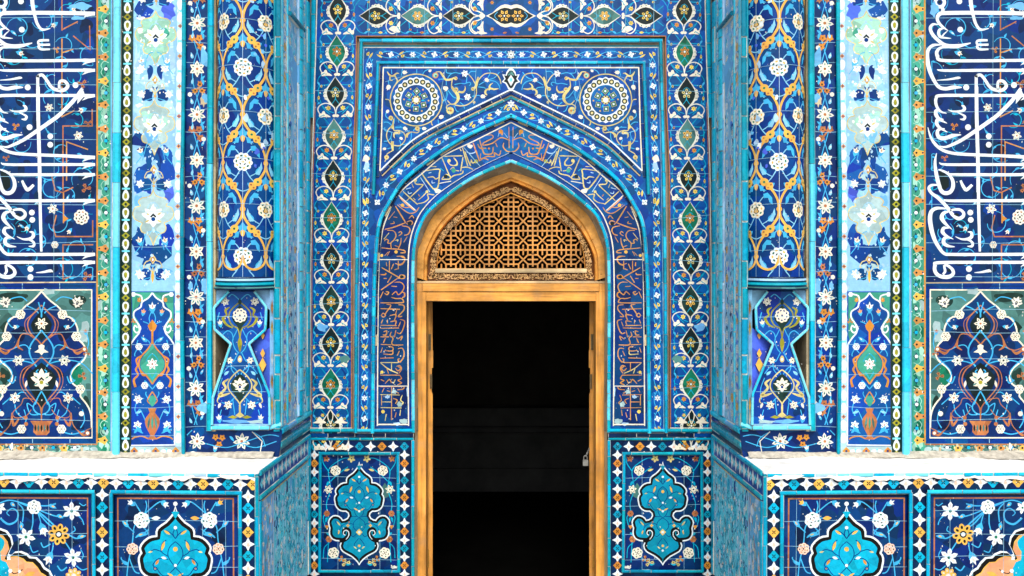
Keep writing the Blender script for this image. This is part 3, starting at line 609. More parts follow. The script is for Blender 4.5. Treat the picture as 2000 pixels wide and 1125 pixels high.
    for x, y, r, c in ((800, 437, 4, 'dark'), (784.5, 540.5, 3.4, 'dark'), (870.5, 344.6, 4, 'dark'), (811, 352, 3.4, 'straw'), (877, 314, 3.6, 'straw'), (834, 374.5, 3, 'straw'), (773.5, 492, 3.4, 'amber'), (745.5, 499, 3, 'amber'), (786, 401, 3.6, 'amber'), (746, 727, 3.2, 'yellow'), (748, 804, 3.6, 'yellow'), (978, 257, 4.4, 'orange'), (955, 290, 2, 'orange'), (930, 315, 4, 'olive'), (886, 333, 4.4, 'jade'), (832, 407, 3.4, 'jade')): a.dot(x, y, r, c, 8)
    a.blob(918, 286, 6, 4.5, 'cream', 10, 4); a.blob(855, 373, 9, 4.5, 'bone', 10, 5)
    for x, y, rx, ry in ((789, 822, 10, 6), (776, 828, 9, 4), (796, 765, 2.5, 10), (770, 765, 6, 6), (757, 775, 5, 5), (780, 790, 6, 6)): a.blob(x, y, rx, ry, 'pale' if ry != 6 else 'greywash', 12, 6)
    a.stroke(WH1, 2.2, 'cream'); a.stroke(WH2, 2.2, 'cream')
    a.stroke([(737, 829), (798, 829)], 2.6, 'cream'); a.stroke([(739, 507), (797, 507)], 1.5, 'bone'); a.stroke([(737, 754), (798, 754)], 1.5, 'bone')
    a.stroke([(x+3.4, y-.5) for x, y in WH2], 3.2, 'royal')
    a.stroke([(778, 381), (812, 411)], 1.8, 'bone'); a.stroke([(905, 287), (938, 325)], 1.2, 'seam')
    for i in range(6, len(WH1)-2, 6): a.stroke([(WH1[i][0]-3, WH1[i][1]-1.6), (WH1[i][0]+1, WH1[i][1]+.8)], .9, 'seam')
    a.chips(740, 600, 796, 828, 40, 'mortar', 12, (.4, 1.4))
    emit(a, plane(YB+.012), 'inscription_band', portal, m == -1)

# ---- mouldings of the portal wall
for m in (1, -1):
    mb = MB()
    bar(mb, [(ip(y, BAR1), y) for y in np.linspace(846, 80, 40)], 7.4, YB, .03, TQ+['teal'], 42, .7, 3)
    bar(mb, [(702, 79.5), (CX, 79.5)], 8, YB, .034, TQ, 60, .7, 4)
    bar(mb, [(ip(y, BAR2), y) for y in np.linspace(380, 119, 20)], 7.2, YB, .026, ['turq_c', 'turq', 'teal'], 70, .7, 5)
    bar(mb, [(735, 122.5), (CX, 122.5)], 7, YB, .024, TQ, 38, .7, 6)
    bar(mb, [(ip(y, BAR2)+7, y) for y in np.linspace(345, 128, 20)], 6, YB-.004, .012, ['royal', 'cobalt'], 30, .7, 7)
    bar(mb, [(x+2.4, y+4.2) for x, y in SPW], 6.4, YB-.002, .012, ['royal', 'navy', 'royal'], 30, .8, 8)
    bar(mb, [(x+4, y+8.5) for x, y in SPW], 3.4, YB-.001, .007, ['soffit', 'buff'], 60, .3, 9)  # brown course coloured as the shade below the spandrel edge
    bar(mb, [(x+5.4, y+11.8) for x, y in SPW[3:]], 4.4, YB-.0005, .007, ['teal', 'teal_b', 'aqua_b'], 26, .9, 9)
    bar(mb, [(x+3, y+2) for x, y in RINGO], 8, YB, .022, TQ+['turq_c'], 24, .7, 10)
    bar(mb, [(x+8.6, y+5) for x, y in RINGO if y < 700], 4.0, YB+.008, .006, ['navy', 'buff', 'navy', 'royal'], 24, .7, 11)
    bar(mb, [((p[0]+q[0])/2, (p[1]+q[1])/2) for p, q in zip(RINGI, RINGE)], 7, YB, .014, ['lturq_b', 'turq', 'sea', 'sea'] , 26, .8, 12)
    bar(mb, [(806, 841), (693, 841)], 7, YB, .02, ['turq', 'turq_b', 'sea'], 44, .8, 13)
    bar(mb, [(693, 841), (604, 841)], 7, YB, .018, ['turq_c', 'sea'], 44, .8, 14)
    bar(mb, [(808, 850), (602, 850)], 8, YB, .008, ['navy', 'royal', 'navy'], 42, .9, 15, prof=((-.5, 0), (-.47, 1), (.47, 1), (.5, 0)))
    bar(mb, [(808, 857.5), (602, 857.5)], 5.4, YB, .014, ['turq_c', 'sea', 'teal'], 40, .8, 16)
    bar(mb, [(806.5, 1190), (806.5, 860)], 6.6, YB, .016, ['turq_c', 'sea', 'sea', 'turq'], 52, 1, 17)
    bar(mb, [(612.5, -70), (612, 60), (610.5, 140), (607.5, 230)], 9, YB, .012, ['turq_c', 'teal', 'turq_c'], 70, .8, 18)
    # bare plaster reveal between the tile ring and the timber arch
    V = []; n = 40
    A = resample(RINGE, 6); B = resample([p for p in WOODO if p[1] <= 845], 6); n = min(len(A), len(B))
    A = resample(A, sum(math.dist(A[i], A[i+1]) for i in range(len(A)-1))/(n-1)); B = resample(B, sum(math.dist(B[i], B[i+1]) for i in range(len(B)-1))/(n-1)); n = min(len(A), len(B))
    for i in range(n): V += [W(A[i][0]-1, A[i][1]-1, YB-.002), W(A[i][0]+(B[i][0]-A[i][0])*.75, A[i][1]+(B[i][1]-A[i][1])*.75, YB+.06), W(B[i][0]+2, B[i][1]+2, YW-.004)]
    mb.add(V, [(i*3+j, i*3+3+j, i*3+4+j, i*3+1+j) for i in range(n-1) for j in (0, 1)], glaze('soffit'))
    mb.add([W(810, 842, YB-.001), W(816, 842, YW), W(816, 1200, YW), W(810, 1200, YB-.001)], [(0, 1, 2, 3)], glaze('buff'))
    mb.build('moulding', portal, m == -1)

# ---- dado panels either side of the door
CART = [(0,290),(6,312),(15,330),(32,351),(50,370),(74,386),(92,402),(99,420),(97,440),(120,441),(140,449),(160,465),(176,485),(182,502),(180,516),(174,527),(183,537),(188,552),(188,570),(184,590),(180,610),(170,628),(155,643),(138,652),(120,655),(100,655),(84,668),(80,684),(90,702),(108,712),(122,716),(132,700),(150,686),(172,680),(196,682),(214,695),(228,714),(233,735),(228,760),(222,776),(226,800),(224,826),(212,848),(196,862),(172,870),(150,872),(128,864),(140,885),(146,904),(140,930),(124,950),(104,962),(84,972),(60,985),(36,1004),(16,1024),(0,1045)]
HOOK = [(150,874),(122,872),(98,858),(80,834),(78,808),(92,792),(112,796),(118,816),(104,828)]
def cartouche(a, cx, y0, s, w=1.0, jew=True, sx=1.0):
    """lobed turquoise cartouche: apex at (cx, y0), s photo px per traced unit"""
    o = a.at(cx, y0-290*s, 0, s*sx, s); k = w/s
    for sg in (1, -1):
        o.at(0, 0, 0, sg, 1).curve(HOOK, [4, 4, 4, 3], 'white', 3)
    full = CART+[(-x, y) for x, y in CART[::-1][1:-1]]
    def grow(d):
        P = np.array(full, float); n = len(P); t = np.roll(P, -1, 0)-np.roll(P, 1, 0); t /= np.hypot(t[:, 0], t[:, 1])[:, None]
        return [tuple(v) for v in P+np.c_[t[:, 1], -t[:, 0]]*d]
    o.stroke(grow(-1.1*k), 2.7*k, 'white', True)
    o.fill(grow(-2.3*k), 'black')
    o.fill(grow(-7.0*k), 'aqua' if w > 1.2 else 'aqua_b')
    for sg in (1, -1):
        q = o.at(0, 0, 0, sg, 1)
        q.curve([(x-2, y-8) for x, y in HOOK], [30, 34, 34, 30, 24], 'black', 4); q.curve(HOOK[2:], [5, 7, 7, 6], 'white', 4)
        if not jew: continue
        z = 4.6; D = 'royal'
        for p in ([(0, 400), (12, 430), (0, 455)], [(0, 470), (30, 500), (36, 545), (0, 600), (-34, 640), (-24, 680), (0, 700)], [(0, 700), (38, 730), (42, 770), (10, 805)], [(4, 850), (38, 900), (10, 935)], [(0, 455), (22, 428), (46, 415)], [(36, 545), (70, 520), (66, 480), (46, 462)], [(36, 560), (84, 556), (112, 585), (100, 604)], [(30, 640), (66, 640), (96, 600)], [(40, 750), (84, 738), (130, 760), (150, 800)], [(70, 520), (104, 510), (126, 520)], [(20, 690), (60, 694), (74, 730)], [(130, 760), (170, 740), (180, 715)], [(10, 805), (40, 836), (60, 830)]): q.curve(p, z, D)
        for x, y, L, w2, an, c in ((42, 424, 40, 12, -.6, 'amber'), (62, 492, 52, 15, 1.25, 'amber'), (92, 574, 34, 13, 1.0, 'orange'), (58, 552, 30, 14, -.3, 'white'), (24, 638, 40, 10, -.5, 'amber'), (126, 522, 24, 9, .2, 'straw'), (154, 742, 44, 12, -.9, 'straw'), (152, 806, 34, 11, 1.3, 'amber'), (30, 918, 32, 9, -.7, 'straw'), (76, 732, 18, 9, 1, 'rust')): q.lens(x, y, L, w2, an, c)
        q.star(84, 757, 14, 4, 0, 'amber', None, 'rust'); q.ring(102, 606, 9, 4, D, 10); q.dot(102, 606, 5, 'rust', 7)
    for y, r, c in ((508, 12, 'amber'), (400, 9, 'white'), (590, 8, 'white'), (652, 9, 'white'), (905, 10, 'amber'), (940, 9, 'white')): o.dot(0, y, r, c, 8)
    o.fill([(0, 780), (24, 805), (0, 830), (-24, 805)], 'yellow'); o.dot(0, 806, 11, 'white', 9)
def diamond_row(a, pts, s=1.0, cols=('turq', 'amber'), ph=0, start=0):
    for i, (x, y) in enumerate(pts, start):
        o = a.at(x, y, 0, s, s)
        if i % 2 == 0:
            c = cols[(i//2+ph) % 2]; o.fill([(-11, 0), (-6, -5), (-2, -10), (2, -10), (6, -5), (11, 0), (6, 5), (2, 10), (-2, 10), (-6, 5)], c)
            for t in range(4): o.lens(2.6*math.cos(PI/4+t*PI/2), 2.6*math.sin(PI/4+t*PI/2), 5, 2, PI/4+t*PI/2, 'dark')
        else:
            o.fill([(-13, 0), (-4, -4.6), (0, -13), (4, -4.6), (13, 0), (4, 4.6), (0, 13), (-4, 4.6)], 'white'); o.fill([(0, -4.4), (3.6, 2.6), (0, 5.4), (-3.6, 2.6)], 'pink')
for m in (1, -1):
    a = Art()
    for r in ((603, 860, 625, 1200), (777.5, 860, 803, 1200), (625, 860, 777.5, 884.5), (625, 1117, 777.5, 1200)): a.rect(*r, 'navy')
    diamond_row(a, [(614+22*i, 872) for i in range(9)], .82, ('aqua_b', 'orange'))
    for X in (614, 790): diamond_row(a, [(X, 872+16.6*i) for i in range(1, 20)], .8, ('aqua_b', 'orange'), 0, 1)
    a.chips(606, 862, 800, 1120, 40, 'mortar', 4, (.4, 1.3))
    emit(a, plane(YB), 'diamond_border', portal, m == -1)
    a = Art()
    a.rect(623, 884, 778, 1117, 'cobalt')
    for x, y, rx, ry in ((655, 930, 14, 24), (752, 960, 14, 20), (640, 1040, 10, 20)): a.blob(x, y, rx, ry, 'verd' if x == 752 else 'navy', 12, 5)
    for s in (1, -1):
        o = a.at(701.5, 0, 0, s, 1)
        for p in ([(62, 1098), (60, 1060), (58, 1020), (64, 985), (56, 955), (60, 920), (48, 905)], [(60, 920), (70, 905), (72, 890)], [(56, 940), (40, 925), (22, 912)], [(60, 1000), (70, 1010), (66, 1030)], [(52, 1082), (34, 1095), (20, 1100)], [(48, 905), (30, 895), (14, 896)], [(58, 1060), (68, 1070), (70, 1090)]): o.curve(p, 1.7, 'aqua')
        for x, y, an in ((58, 940, .8), (66, 960, -2), (62, 1010, 1), (64, 1040, 2.4), (40, 1092, 2.6), (26, 1102, 3)): o.leaf(x, y, an, 11, 5, 'aqua')
        o.rosette(46, 919, 10, 6, .3, 'cream', 'green', 'dark'); o.rosette(50, 1080, 11, 6, .3, 'cream', 'green', 'dark')
        o.star(60, 956, 9.5, 6, .2, 'cream', 'green', 'navy') if s == -1 or True else None
        o.star(15, 896, 8, 5, .2, 'straw', None, 'dark'); o.star(64, 896, 7, 5, .8, 'rust', None, 'dark'); o.rosette(63, 1003, 6, 6, 0, 'rust', 'cream', 'dark'); o.rosette(59, 1053, 6.4, 6, 0, 'rust', 'amber', 'dark'); o.fill([(58, 1026), (68, 1026), (63, 1034)], 'orange')
        o.trefoil(26, 1099, 9, .4, 'straw'); o.trefoil(34, 1092, 7, 2, 'orange'); o.lens(24, 918, 12, 4.5, .3, 'straw')
    for y in (930, 985, 1040, 1090): a.stroke([(623, y), (778, y+4)], .7, 'seam')
    for x in (660, 742): a.stroke([(x, 884), (x, 1117)], .6, 'seam')
    a.chips(625, 886, 776, 1115, 40, 'mortar', 14, (.4, 1.5)); a.blob(770, 1108, 8, 4, 'bone', 12, 2); a.blob(735, 1114, 14, 2.4, 'bone', 12, 2)
    pnl = emit(a, plane(YB+.018), 'dado_panel', portal, m == -1)
    a = Art(); cartouche(a, 701.5, 902, .2667, 1.0, True, .98)
    a.stroke([(660, 985), (745, 987)], .5, 'teal'); a.stroke([(701, 1000), (701, 1100)], .5, 'teal')
    emit(a, plane(YB+.0165), 'cartouche', pnl, m == -1)
    mb = MB()
    for i, (p, sd) in enumerate((([(625.5, 884), (624, 1118)], 1), ([(777, 884), (779, 1118)], 2), ([(622, 886), (781, 886)], 3), ([(622, 1116), (781, 1116)], 4))):
        bar(mb, p, 6.4, YB, .014, ['turq_c', 'aqua_b', 'sea'], 46, .8, 20+sd)
    for p in ([(628.5, 887), (627, 1114)], [(774, 887), (776, 1114)], [(628, 888.5), (775, 888.5)], [(627, 1113), (776, 1113)]):
        a0, b0 = p; mb.add([W(*a0, YB-.006), W(*b0, YB-.006), W(*b0, YB+.02), W(*a0, YB+.02)], [(0, 1, 2, 3)], glaze('teal'))
    mb.build('panel_frame', portal, m == -1)
# brick core behind the tiles
mb = MB(); BR = plainmat('brick_core', (.36, .27, .19), .9)
xo = W(811, 0, YB)[0]
mb.box(-1.33, xo-.03, YB+.03, YB+.5, -.1, 4.6, BR); mb.box(-xo+.03, 1.33, YB+.03, YB+.5, -.1, 4.6, BR)
mb.box(xo-.03, -xo+.03, YB+.22, YB+.5, 3.02, 4.6, BR)
mb.box(-1.31, 1.31, YB+.004, YB+.03, W(0, -68, YB)[2], 4.6, glaze('royal'))
mb.build('wall_core', portal)
# ================================================================ piers, columns, reveals, plinths
SIDE = {1: 'left', -1: 'right'}
TIP = 2019
def calligraphy(a):
    """white thuluth inscription traced from the right-hand panel (photo px 1815-2020)"""
    k1, k2, k3 = K(1800, 0, 5.625), K(1800, 180, 5.625), K(1800, 360, 5.625)
    W_ = 'white'
    # kufic line running beneath
    d = 1833
    for p in ([(121, -70), (121, 60)], [(121, 75), (121, 228), (145, 216)], [(175, 50), (176, 97), (143, 70)], [(121, 58), (152, 42)], [(121, 103), (143, 96)], [(123, 372), (123, 246), (180, 246), (180, 213)], [(130, 353), (130, 277), (172, 292)], [(124, 375), (124, 436)], [(100, 340), (108, 372), (122, 376), (143, 366)], [(110, 420), (104, 445), (109, 462), (181, 462), (181, 430)], [(123, 546), (123, 478), (182, 478)], [(123, 546), (138, 540)]):
        a.stroke([(x+d, y) for x, y in p], 2.4, 'tan' if p[0][1] % 2 else 'rust')
    a.fill([(124+d, 420), (134+d, 427), (124+d, 434)], 'orange')
    S = [
     (k1, [(1230,150),(860,142),(500,140),(260,143),(205,150),(175,185),(180,235),(225,290),(292,337)], [9,9,9,9,9,8,7,6,1]),
     (k1, [(215,70),(235,105),(225,140)], [6,8,8]), (k1, [(535,-60),(545,60),(570,180),(600,270),(650,325),(740,312)], [9,9,7,6.5,6,1]),
     (k1, [(185,270),(125,268),(95,310),(122,380),(190,450),(270,500),(400,505),(540,472)], [1,6,7,8,8,9,9,2]),
     (k1, [(262,305),(200,325),(188,370),(215,408),(325,422)], [2,6,7,6,1]), (k1, [(225,400),(250,370),(285,340)], [4,3,1]),
     (k1, [(215,492),(125,498),(70,555),(62,650),(90,780),(140,890),(190,955),(260,975),(350,960),(440,960)], [2,7,8,10,9,8,8,8,9,2]),
     (k1, [(330,515),(210,525),(168,570),(175,620),(220,662),(560,668),(1125,662),(1230,660)], [3,6,8,8,7,7,7,7]),
     (k1, [(168,765),(260,775),(700,772),(1230,772)], [1,6,7,7]), (k1, [(165,882),(300,872),(400,855),(430,858)], [1,4,6,1]),
     (k1, [(603,1300),(600,870),(605,835),(650,825),(695,875),(745,950),(800,985),(885,990),(930,945),(900,895),(850,890),(835,930),(840,985)], [7,7,7,7,7,7,8,8,8,7,6,6,6]),
     (k1, [(725,442),(630,445),(605,465),(625,490),(735,490)], [5,6,5,5,5]), (k1, [(625,490),(610,515),(640,540),(735,540)], [5,6,6,4]),
     (k1, [(1230,1050),(560,1048),(210,1050),(160,1080),(160,1150),(200,1220),(275,1245)], [7,7,7,7,7,6,1]),
     (k2, [(1090,-40),(1000,85),(900,190),(800,280),(600,420),(450,520),(340,575),(260,603),(190,590)], [7,9,9,9,9,8,7,5,1]),
     (k2, [(68,385),(95,480),(140,560),(220,630),(330,668),(480,683),(700,692),(900,700),(1125,712),(1230,718)], [1,5,7,7,7,7,7,7,8,8]),
     (k2, [(205,190),(160,205),(160,250),(200,300),(280,342)], [3,8,9,7,1]), (k2, [(240,300),(175,305),(168,350),(205,395),(285,440)], [3,8,8,6,1]),
     (k2, [(255,402),(190,410),(172,450),(195,498),(260,505),(340,478),(435,468)], [2,7,8,9,9,9,1]),
     (k2, [(288,193),(350,212),(440,208),(472,185),(460,155),(435,148)], [1,4,6,7,6,1]), (k2, [(395,225),(450,248),(476,270),(462,298),(420,296)], [1,4,6,6,1]),
     (k2, [(195,773),(270,795),(700,795),(1230,795)], [1,6,6.5,6.5]), (k2, [(280,898),(420,905),(1230,905)], [2,6,6.5]),
     (k2, [(165,670),(148,760),(155,860),(180,980),(215,1080),(260,1110),(315,1095),(345,1040),(340,970),(300,905),(240,868),(185,850)], [1,6,8,9,9,9,9,9,8,6,5,3]),
     (k2, [(428,970),(455,1030),(492,1072),(555,1018)], [5,7,8,6]),
     (k2, [(180,1020),(110,1022),(80,1055),(110,1110),(180,1160),(250,1230),(300,1290),(345,1350),(400,1388),(450,1370),(462,1330),(430,1295),(380,1288),(310,1300)], [3,6,7,7,8,8,8,8,8,8,7,6,6,4]),
     (k3, [(245,163),(300,180),(700,180),(1230,178)], [1,6,7,7]),
     (k3, [(280,268),(170,262),(110,295),(92,370),(105,480),(140,600),(195,700),(250,760),(330,770),(700,770),(1230,768)], [2,7,9,10,10,9,8,7,7,7,7]),
     (k3, [(300,298),(240,318),(222,370),(260,430),(335,497)], [3,8,10,7,1]), (k3, [(300,480),(245,480),(230,522),(270,565),(350,603)], [2,7,9,6,1]), (k3, [(320,585),(255,590),(242,640),(285,675),(365,686)], [2,7,9,7,1]),
     (k3, [(370,573),(440,603),(515,598),(550,572),(545,530),(505,522)], [1,4,7,8,6,1]), (k3, [(470,603),(530,618),(560,648),(550,680),(500,680)], [1,5,6,6,1]),
     (k3, [(1230,857),(700,857),(200,860),(148,890),(150,960),(200,1008),(290,1018),(345,985),(338,935),(280,890),(250,900),(258,955),(235,990)], [7,7,7,8,8.5,8.5,9,8,7,6,5,6,5]),
     (k3, [(580,970),(650,966),(740,950),(765,965)], [1,4,7,1]),
     (k2, [(603,-60),(606,300),(620,800),(622,1100)], 7), (k3, [(622,-60),(628,300),(636,600),(640,738)], [7,7,6.5,5])]
    for k, p, w in S: a.curve(k(p), [v*.84 for v in w] if isinstance(w, list) else w, W_, 5)
    a.ring(*k1([(200, 25)])[0], 9, 6.5, W_, 18)
    for k, x, y, r in ((k1,425,325,5.6),(k1,415,15,5.6),(k1,490,960,5.8),(k1,1015,935,5.8),(k2,510,385,5.8),(k2,738,485,5.6),(k2,738,577,5.6),(k3,535,310,5.6),(k3,540,390,5.6),(k3,520,930,5.8),(k3,520,1020,5.8)): a.dot(*k([(x, y)])[0], r, W_, 14)
    a.fill(k2([(188,862),(250,890),(300,960),(300,1040),(255,1080),(225,1060),(205,970)]), 'dark'); a.fill(k3([(350,330),(385,312),(420,335),(390,352)]), 'dark'); a.dot(*k3([(300, 945)])[0], 3.6, 'dark', 8); a.dot(*k1([(882, 935)])[0], 4.2, 'dark', 8); a.dot(*k1([(198, 22)])[0], 3, 'dark', 8)
    for y in (27, 118, 137, 187, 307, 321, 341, 392, 497, 512):
        a.fill([(TIP-24, y-3.6), (TIP-7, y-3.2), (TIP, y+2.4), (TIP-14, y+5), (TIP-26, y+9.5), (TIP-20, y+3.2)], W_)
    a.fill([(1985, 184), (1993, 170), (1999, 186), (1984, 203)], W_)
def scrolls(a, seed, x0, y0, x1, y1, n, c='stem', w=1.7):
    rn = random.Random(seed)
    for i in range(n):
        x, y = rn.uniform(x0, x1), y0+(y1-y0)*(i+.5)/n; r = rn.uniform(13, 26); t0 = rn.uniform(0, 6.3); sg = rn.choice((1, -1)); P = []
        for j in range(11):
            t = t0+sg*j*.46; q = r*(1-.035*j); P.append((min(x1-2, max(x0+2, x+q*math.cos(t))), min(y1-2, max(y0+2, y+q*math.sin(t)))))
        a.curve(P, [w*.5, w, w, w*.8], c, 3)
        for j in (3, 7): a.leaf(*P[j], rn.uniform(0, 6.3), rn.uniform(8, 13), 4, c)
def pearls(a, xc, y0, y1, per, r, ph, bead, pc='white', inner='olive', x2=None):
    i = 0; y = y0-((y0-ph) % per)-per
    while y < y1+per:
        X = xc(y)
        if y0 < y < y1:
            a.fill([(X-r*.95, y), (X-r*.3, y-r*.55), (X, y-r), (X+r*.3, y-r*.55), (X+r*.95, y), (X+r*.3, y+r*.55), (X, y+r), (X-r*.3, y+r*.55)], bead); a.dot(X, y, r*.32, 'darkgreen' if bead != 'orange' else 'royal', 8)
        for s in (1, -1):
            yy = y+s*per*.28
            if y0 < yy-5 and yy+5 < y1: a.drop(X, yy+s*per*.01, per*.36, PI/2*s, pc, inner)
        yy = y+per*.5
        if y0 < yy < y1: a.rect(X-r*.9, yy-1.6, X+r*.9, yy+1.6, 'lturq'); a.dot(X, yy, r*.4, 'lturq', 8)
        y += per
def trefband(a, fx, y0, y1, per=46.8, ph=41, horiz=False):
    """running trefoil border; fx(t) gives the centre line and half width"""
    t = y0-((y0-ph) % per)-per; k = 0
    while t < y1+per:
        c, h = fx(t); o = a.at(t, c, -PI/2, 1, -1) if horiz else a.at(c, t)
        if y0+4 < t+per*.5 < y1:
            q = o.at(0, per*.5); q.fill([(-h, -3), (-2, -5), (h*.4, -9), (h*.75, -2), (h*.95, 0), (h*.75, 2), (h*.4, 9), (-2, 5), (-h, 3)], 'tan' if k % 3 else 'amber'); q.dot(h*.35, 0, 2.3, 'dark', 7); q.dot(-h*.72, 0, 2, 'navy', 6)
        if y0+4 < t < y1:
            o.fill([(h*.05, 0), (h*.3, -4), (h*.5, -9), (h*.62, -3), (h*.95, 0), (h*.62, 3), (h*.5, 9), (h*.3, 4)], 'navy'); o.dot(h*.42, 0, 3.5, ('white', 'turq', 'white', 'stem')[k % 4], 9)
            o.curve([(h*.9, -12), (h*.1, -15), (-h*.4, -7), (-h*.2, 0), (-h*.4, 7), (h*.1, 15), (h*.9, 12)], 1.4, 'palegreen')
        t += per; k += 1
def seams(a, x0, y0, x1, y1, step, seed=2):
    rn = random.Random(seed); y = y0+step*.6
    while y < y1: a.stroke([(x0, y), ((x0+x1)/2, y+rn.uniform(-2, 2)), (x1, y+rn.uniform(-3, 3))], .8, 'seam'); y += step*rn.uniform(.7, 1.3)

XL = -60
GB = [(-70, 202), (560, 202), (900, 200)]            # green band centre
def pier_parts(m):
    t = thing('tiled_pier', f'tall tiled pier with white lettering beside the {SIDE[m]} column of the doorway', 'pier', (-m*2.1, YP, 1.22))
    mir = m == -1; Y = plane(YP)
    # ---- calligraphy (the words read the same way on both piers)
    x0, x1 = (1833+XL, 2021) if m == 1 else (1808.6, 2056)
    a = Art(); a.rect(x0, -70, x1, 551, 'cobalt')
    o = a
    rn = random.Random(5)
    for i in range(26): a.blob(rn.uniform(1815, 2010), rn.uniform(0, 550), rn.uniform(10, 26), rn.uniform(8, 22), rn.choice(('navy', 'navy', 'royal')), 9, i)
    scrolls(a, 11, 1818, -40, 2016, 548, 34); scrolls(a, 23, 1818, -40, 2016, 548, 14, 'aqua', 1.4)
    for x, y, r, ty in ((96,210,9,0),(153,265,10,0),(103,408,11,0),(159,424,15,1),(107,478,7,2),(137,450,7,3),(37,103,8,3),(108,47,8,3),(110,97,7,4),(168,368,10,4),(170,540,10,4),(160,163,10,4),(163,214,9,3),(31,247,8,4),(55,443,8,3),(47,500,6,5),(140,20,8,3),(60,545,6,3),(12,308,7,4),(160,12,9,3),(75,12,9,5),(172,240,8,4),(20,60,8,5),(130,395,8,5),(75,392,6,5),(48,445,7,5),(150,300,8,5)):
        X = x+1833
        if ty == 0: a.star(X, y, r, 6, .2, 'bone', 'verd', 'rust')
        elif ty == 1: a.rosette(X, y, r, 9, .1, 'bone', 'rust', 'dark')
        elif ty == 2: a.rosette(X, y, r, 6, 0, 'bone', 'dark', 'rust', 'dark')
        elif ty == 3: a.bud(X, y, r*1.4, rn.uniform(0, 6), 'bone', 'stem', 'rust')
        elif ty == 4: a.trefoil(X, y, r, rn.uniform(0, 6), rn.choice(('orange', 'rust')))
        else: a.leaf(X, y, rn.uniform(0, 6), r*2, r*.7, 'stem', .3, 'bone')
    calligraphy(a)
    seams(a, x0, -60, x1, 550, 62, 4); a.stroke([(1940, -60), (1938, 550)], .6, 'seam')
    a.blob(1990, 12, 24, 8, 'sky', 14, 2); a.blob(1825, 18, 10, 16, 'sky', 12, 5); a.blob(1985, 35, 14, 5, 'sky', 12, 4)
    a.chips(1815, 0, 2018, 550, 60, 'mortar', 6, (.4, 1.2))
    for p in ([(x0, 552.5), (x1, 551)], ): a.stroke(p, 2.4, 'buff')
    sh = -1833 if m == 1 else 0
    a.P = [p if p[0] == 's' else ('f', [(min(max(q[0], x0), x1), q[1]) for q in p[1]], p[2]) for p in a.P]
    a.P = [p if p[0] == 'f' else ('s', tuple([(min(max(q[0], x0), x1), q[1]) for q in e] for e in p[1]), p[2]) for p in a.P]
    emit(a, lambda x, y, h: W(x+sh, y, YP-h), 'calligraphy_panel', t)
    # ---- vase panel below it
    a = Art(); xR = 187.5
    a.rect(XL, 551, xR, 866, 'royal'); a.rect(XL, 565, 179.5, 855, 'verd')
    for x in range(-30, 180, 73): a.rect(x, 552, x+1.2, 564, 'seam'); a.rect(x+20, 857, x+21.2, 865, 'seam')
    a.stroke([(XL, 559), (xR, 558.5)], 1.6, 'navy'); a.stroke([(179.2, 855), (179, 566), (XL, 567)], 2.4, 'cream'); a.stroke([(XL, 855), (180.4, 855)], 2.4, 'cream')
    for x, y, rx, ry in ((30, 580, 30, 12), (150, 590, 22, 14), (165, 650, 12, 26), (150, 735, 18, 22), (10, 640, 12, 20), (168, 790, 8, 30), (95, 570, 16, 8), (8, 735, 12, 20)): a.blob(x, y, rx, ry, 'green' if (x+y) % 3 == 0 else ('greywash' if x % 2 else 'darkgreen'), 12, 3)
    C = 81
    half = [(0,569),(7,577),(18,588),(30,597),(37,604),(41,612),(45,618),(54,619),(63,626),(69,637),(71,648),(68,657),(73,664),(82,673),(87,684),(86,697),(78,708),(67,716),(59,727),(57,739),(62,750),(72,757),(77,764),(76,774),(84,784),(92,796),(97,812),(98,835)]
    L2 = [(C+x, y) for x, y in half]+[(C+98, 853.5), (C-98, 853.5)]+[(C-x, y) for x, y in half[::-1][:-1]]
    a.fill(L2, 'cobalt')
    for s in (1, -1):
        o = a.at(C, 0, 0, s, 1); o.curve(half, 3, 'cream', 2)
        for x, y, rx, ry in ((45, 650, 20, 18), (30, 730, 18, 14), (70, 830, 16, 14)): o.blob(x, y, rx, ry, 'navy', 10, 4)
        for p, w in (([(30,597),(14,604),(3,616),(0,630)], 2.2), ([(0,645),(12,660),(22,676),(23,692),(14,710),(4,722)], 3), ([(23,685),(28,676),(38,674),(60,683)], 2), ([(12,712),(30,706),(60,704),(82,712),(100,730)], 2.2), ([(82,700),(60,722),(58,735),(64,744)], 2), ([(0,763),(8,778),(16,795),(10,806),(0,810)], 2.6), ([(16,795),(28,788),(22,808),(6,810)], 2), ([(52,776),(40,766),(30,768)], 2), ([(52,790),(48,806),(34,818)], 2), ([(34,800),(30,820),(38,838)], 2), ([(60,776),(76,790)], 2), ([(38,842),(60,848),(84,842)], 2.4), ([(80,800),(84,820),(76,836)], 2), ([(60,620),(66,628),(56,640),(48,636)], 2), ([(50,735),(56,748),(66,742)], 2.6), ([(70,595),(60,584),(40,580),(28,588)], 2), ([(88,650),(92,670),(86,690)], 2)): o.curve(p, w, 'stem')
        for p, w in (([(0,596),(9,606),(22,620),(27,634),(22,650),(8,664),(0,674)], 3), ([(5,600),(16,612),(31,626),(32,640),(26,652),(10,664)], 1.6), ([(0,697),(14,710),(30,724),(36,742),(30,760),(14,780),(2,796),(0,822)], 3), ([(14,710),(36,722),(42,745),(34,765),(16,786)], 1.8), ([(0,672),(16,657),(36,652),(44,662),(52,678),(66,684),(80,680)], 2.4), ([(44,662),(46,676),(36,684)], [3, 6, 2]), ([(60,682),(70,690),(84,682)], [2, 7, 4]), ([(20,800),(30,812),(50,816),(56,806),(40,790),(34,778),(16,780)], 2), ([(58,806),(62,830),(78,846),(88,840),(98,836)], 2), ([(44,818),(54,830),(58,812)], [3, 7, 4]), ([(70,840),(82,850),(92,846)], [2, 6, 3])): o.curve(p, [v*.8 for v in w] if isinstance(w, list) else w*.74, 'rust')
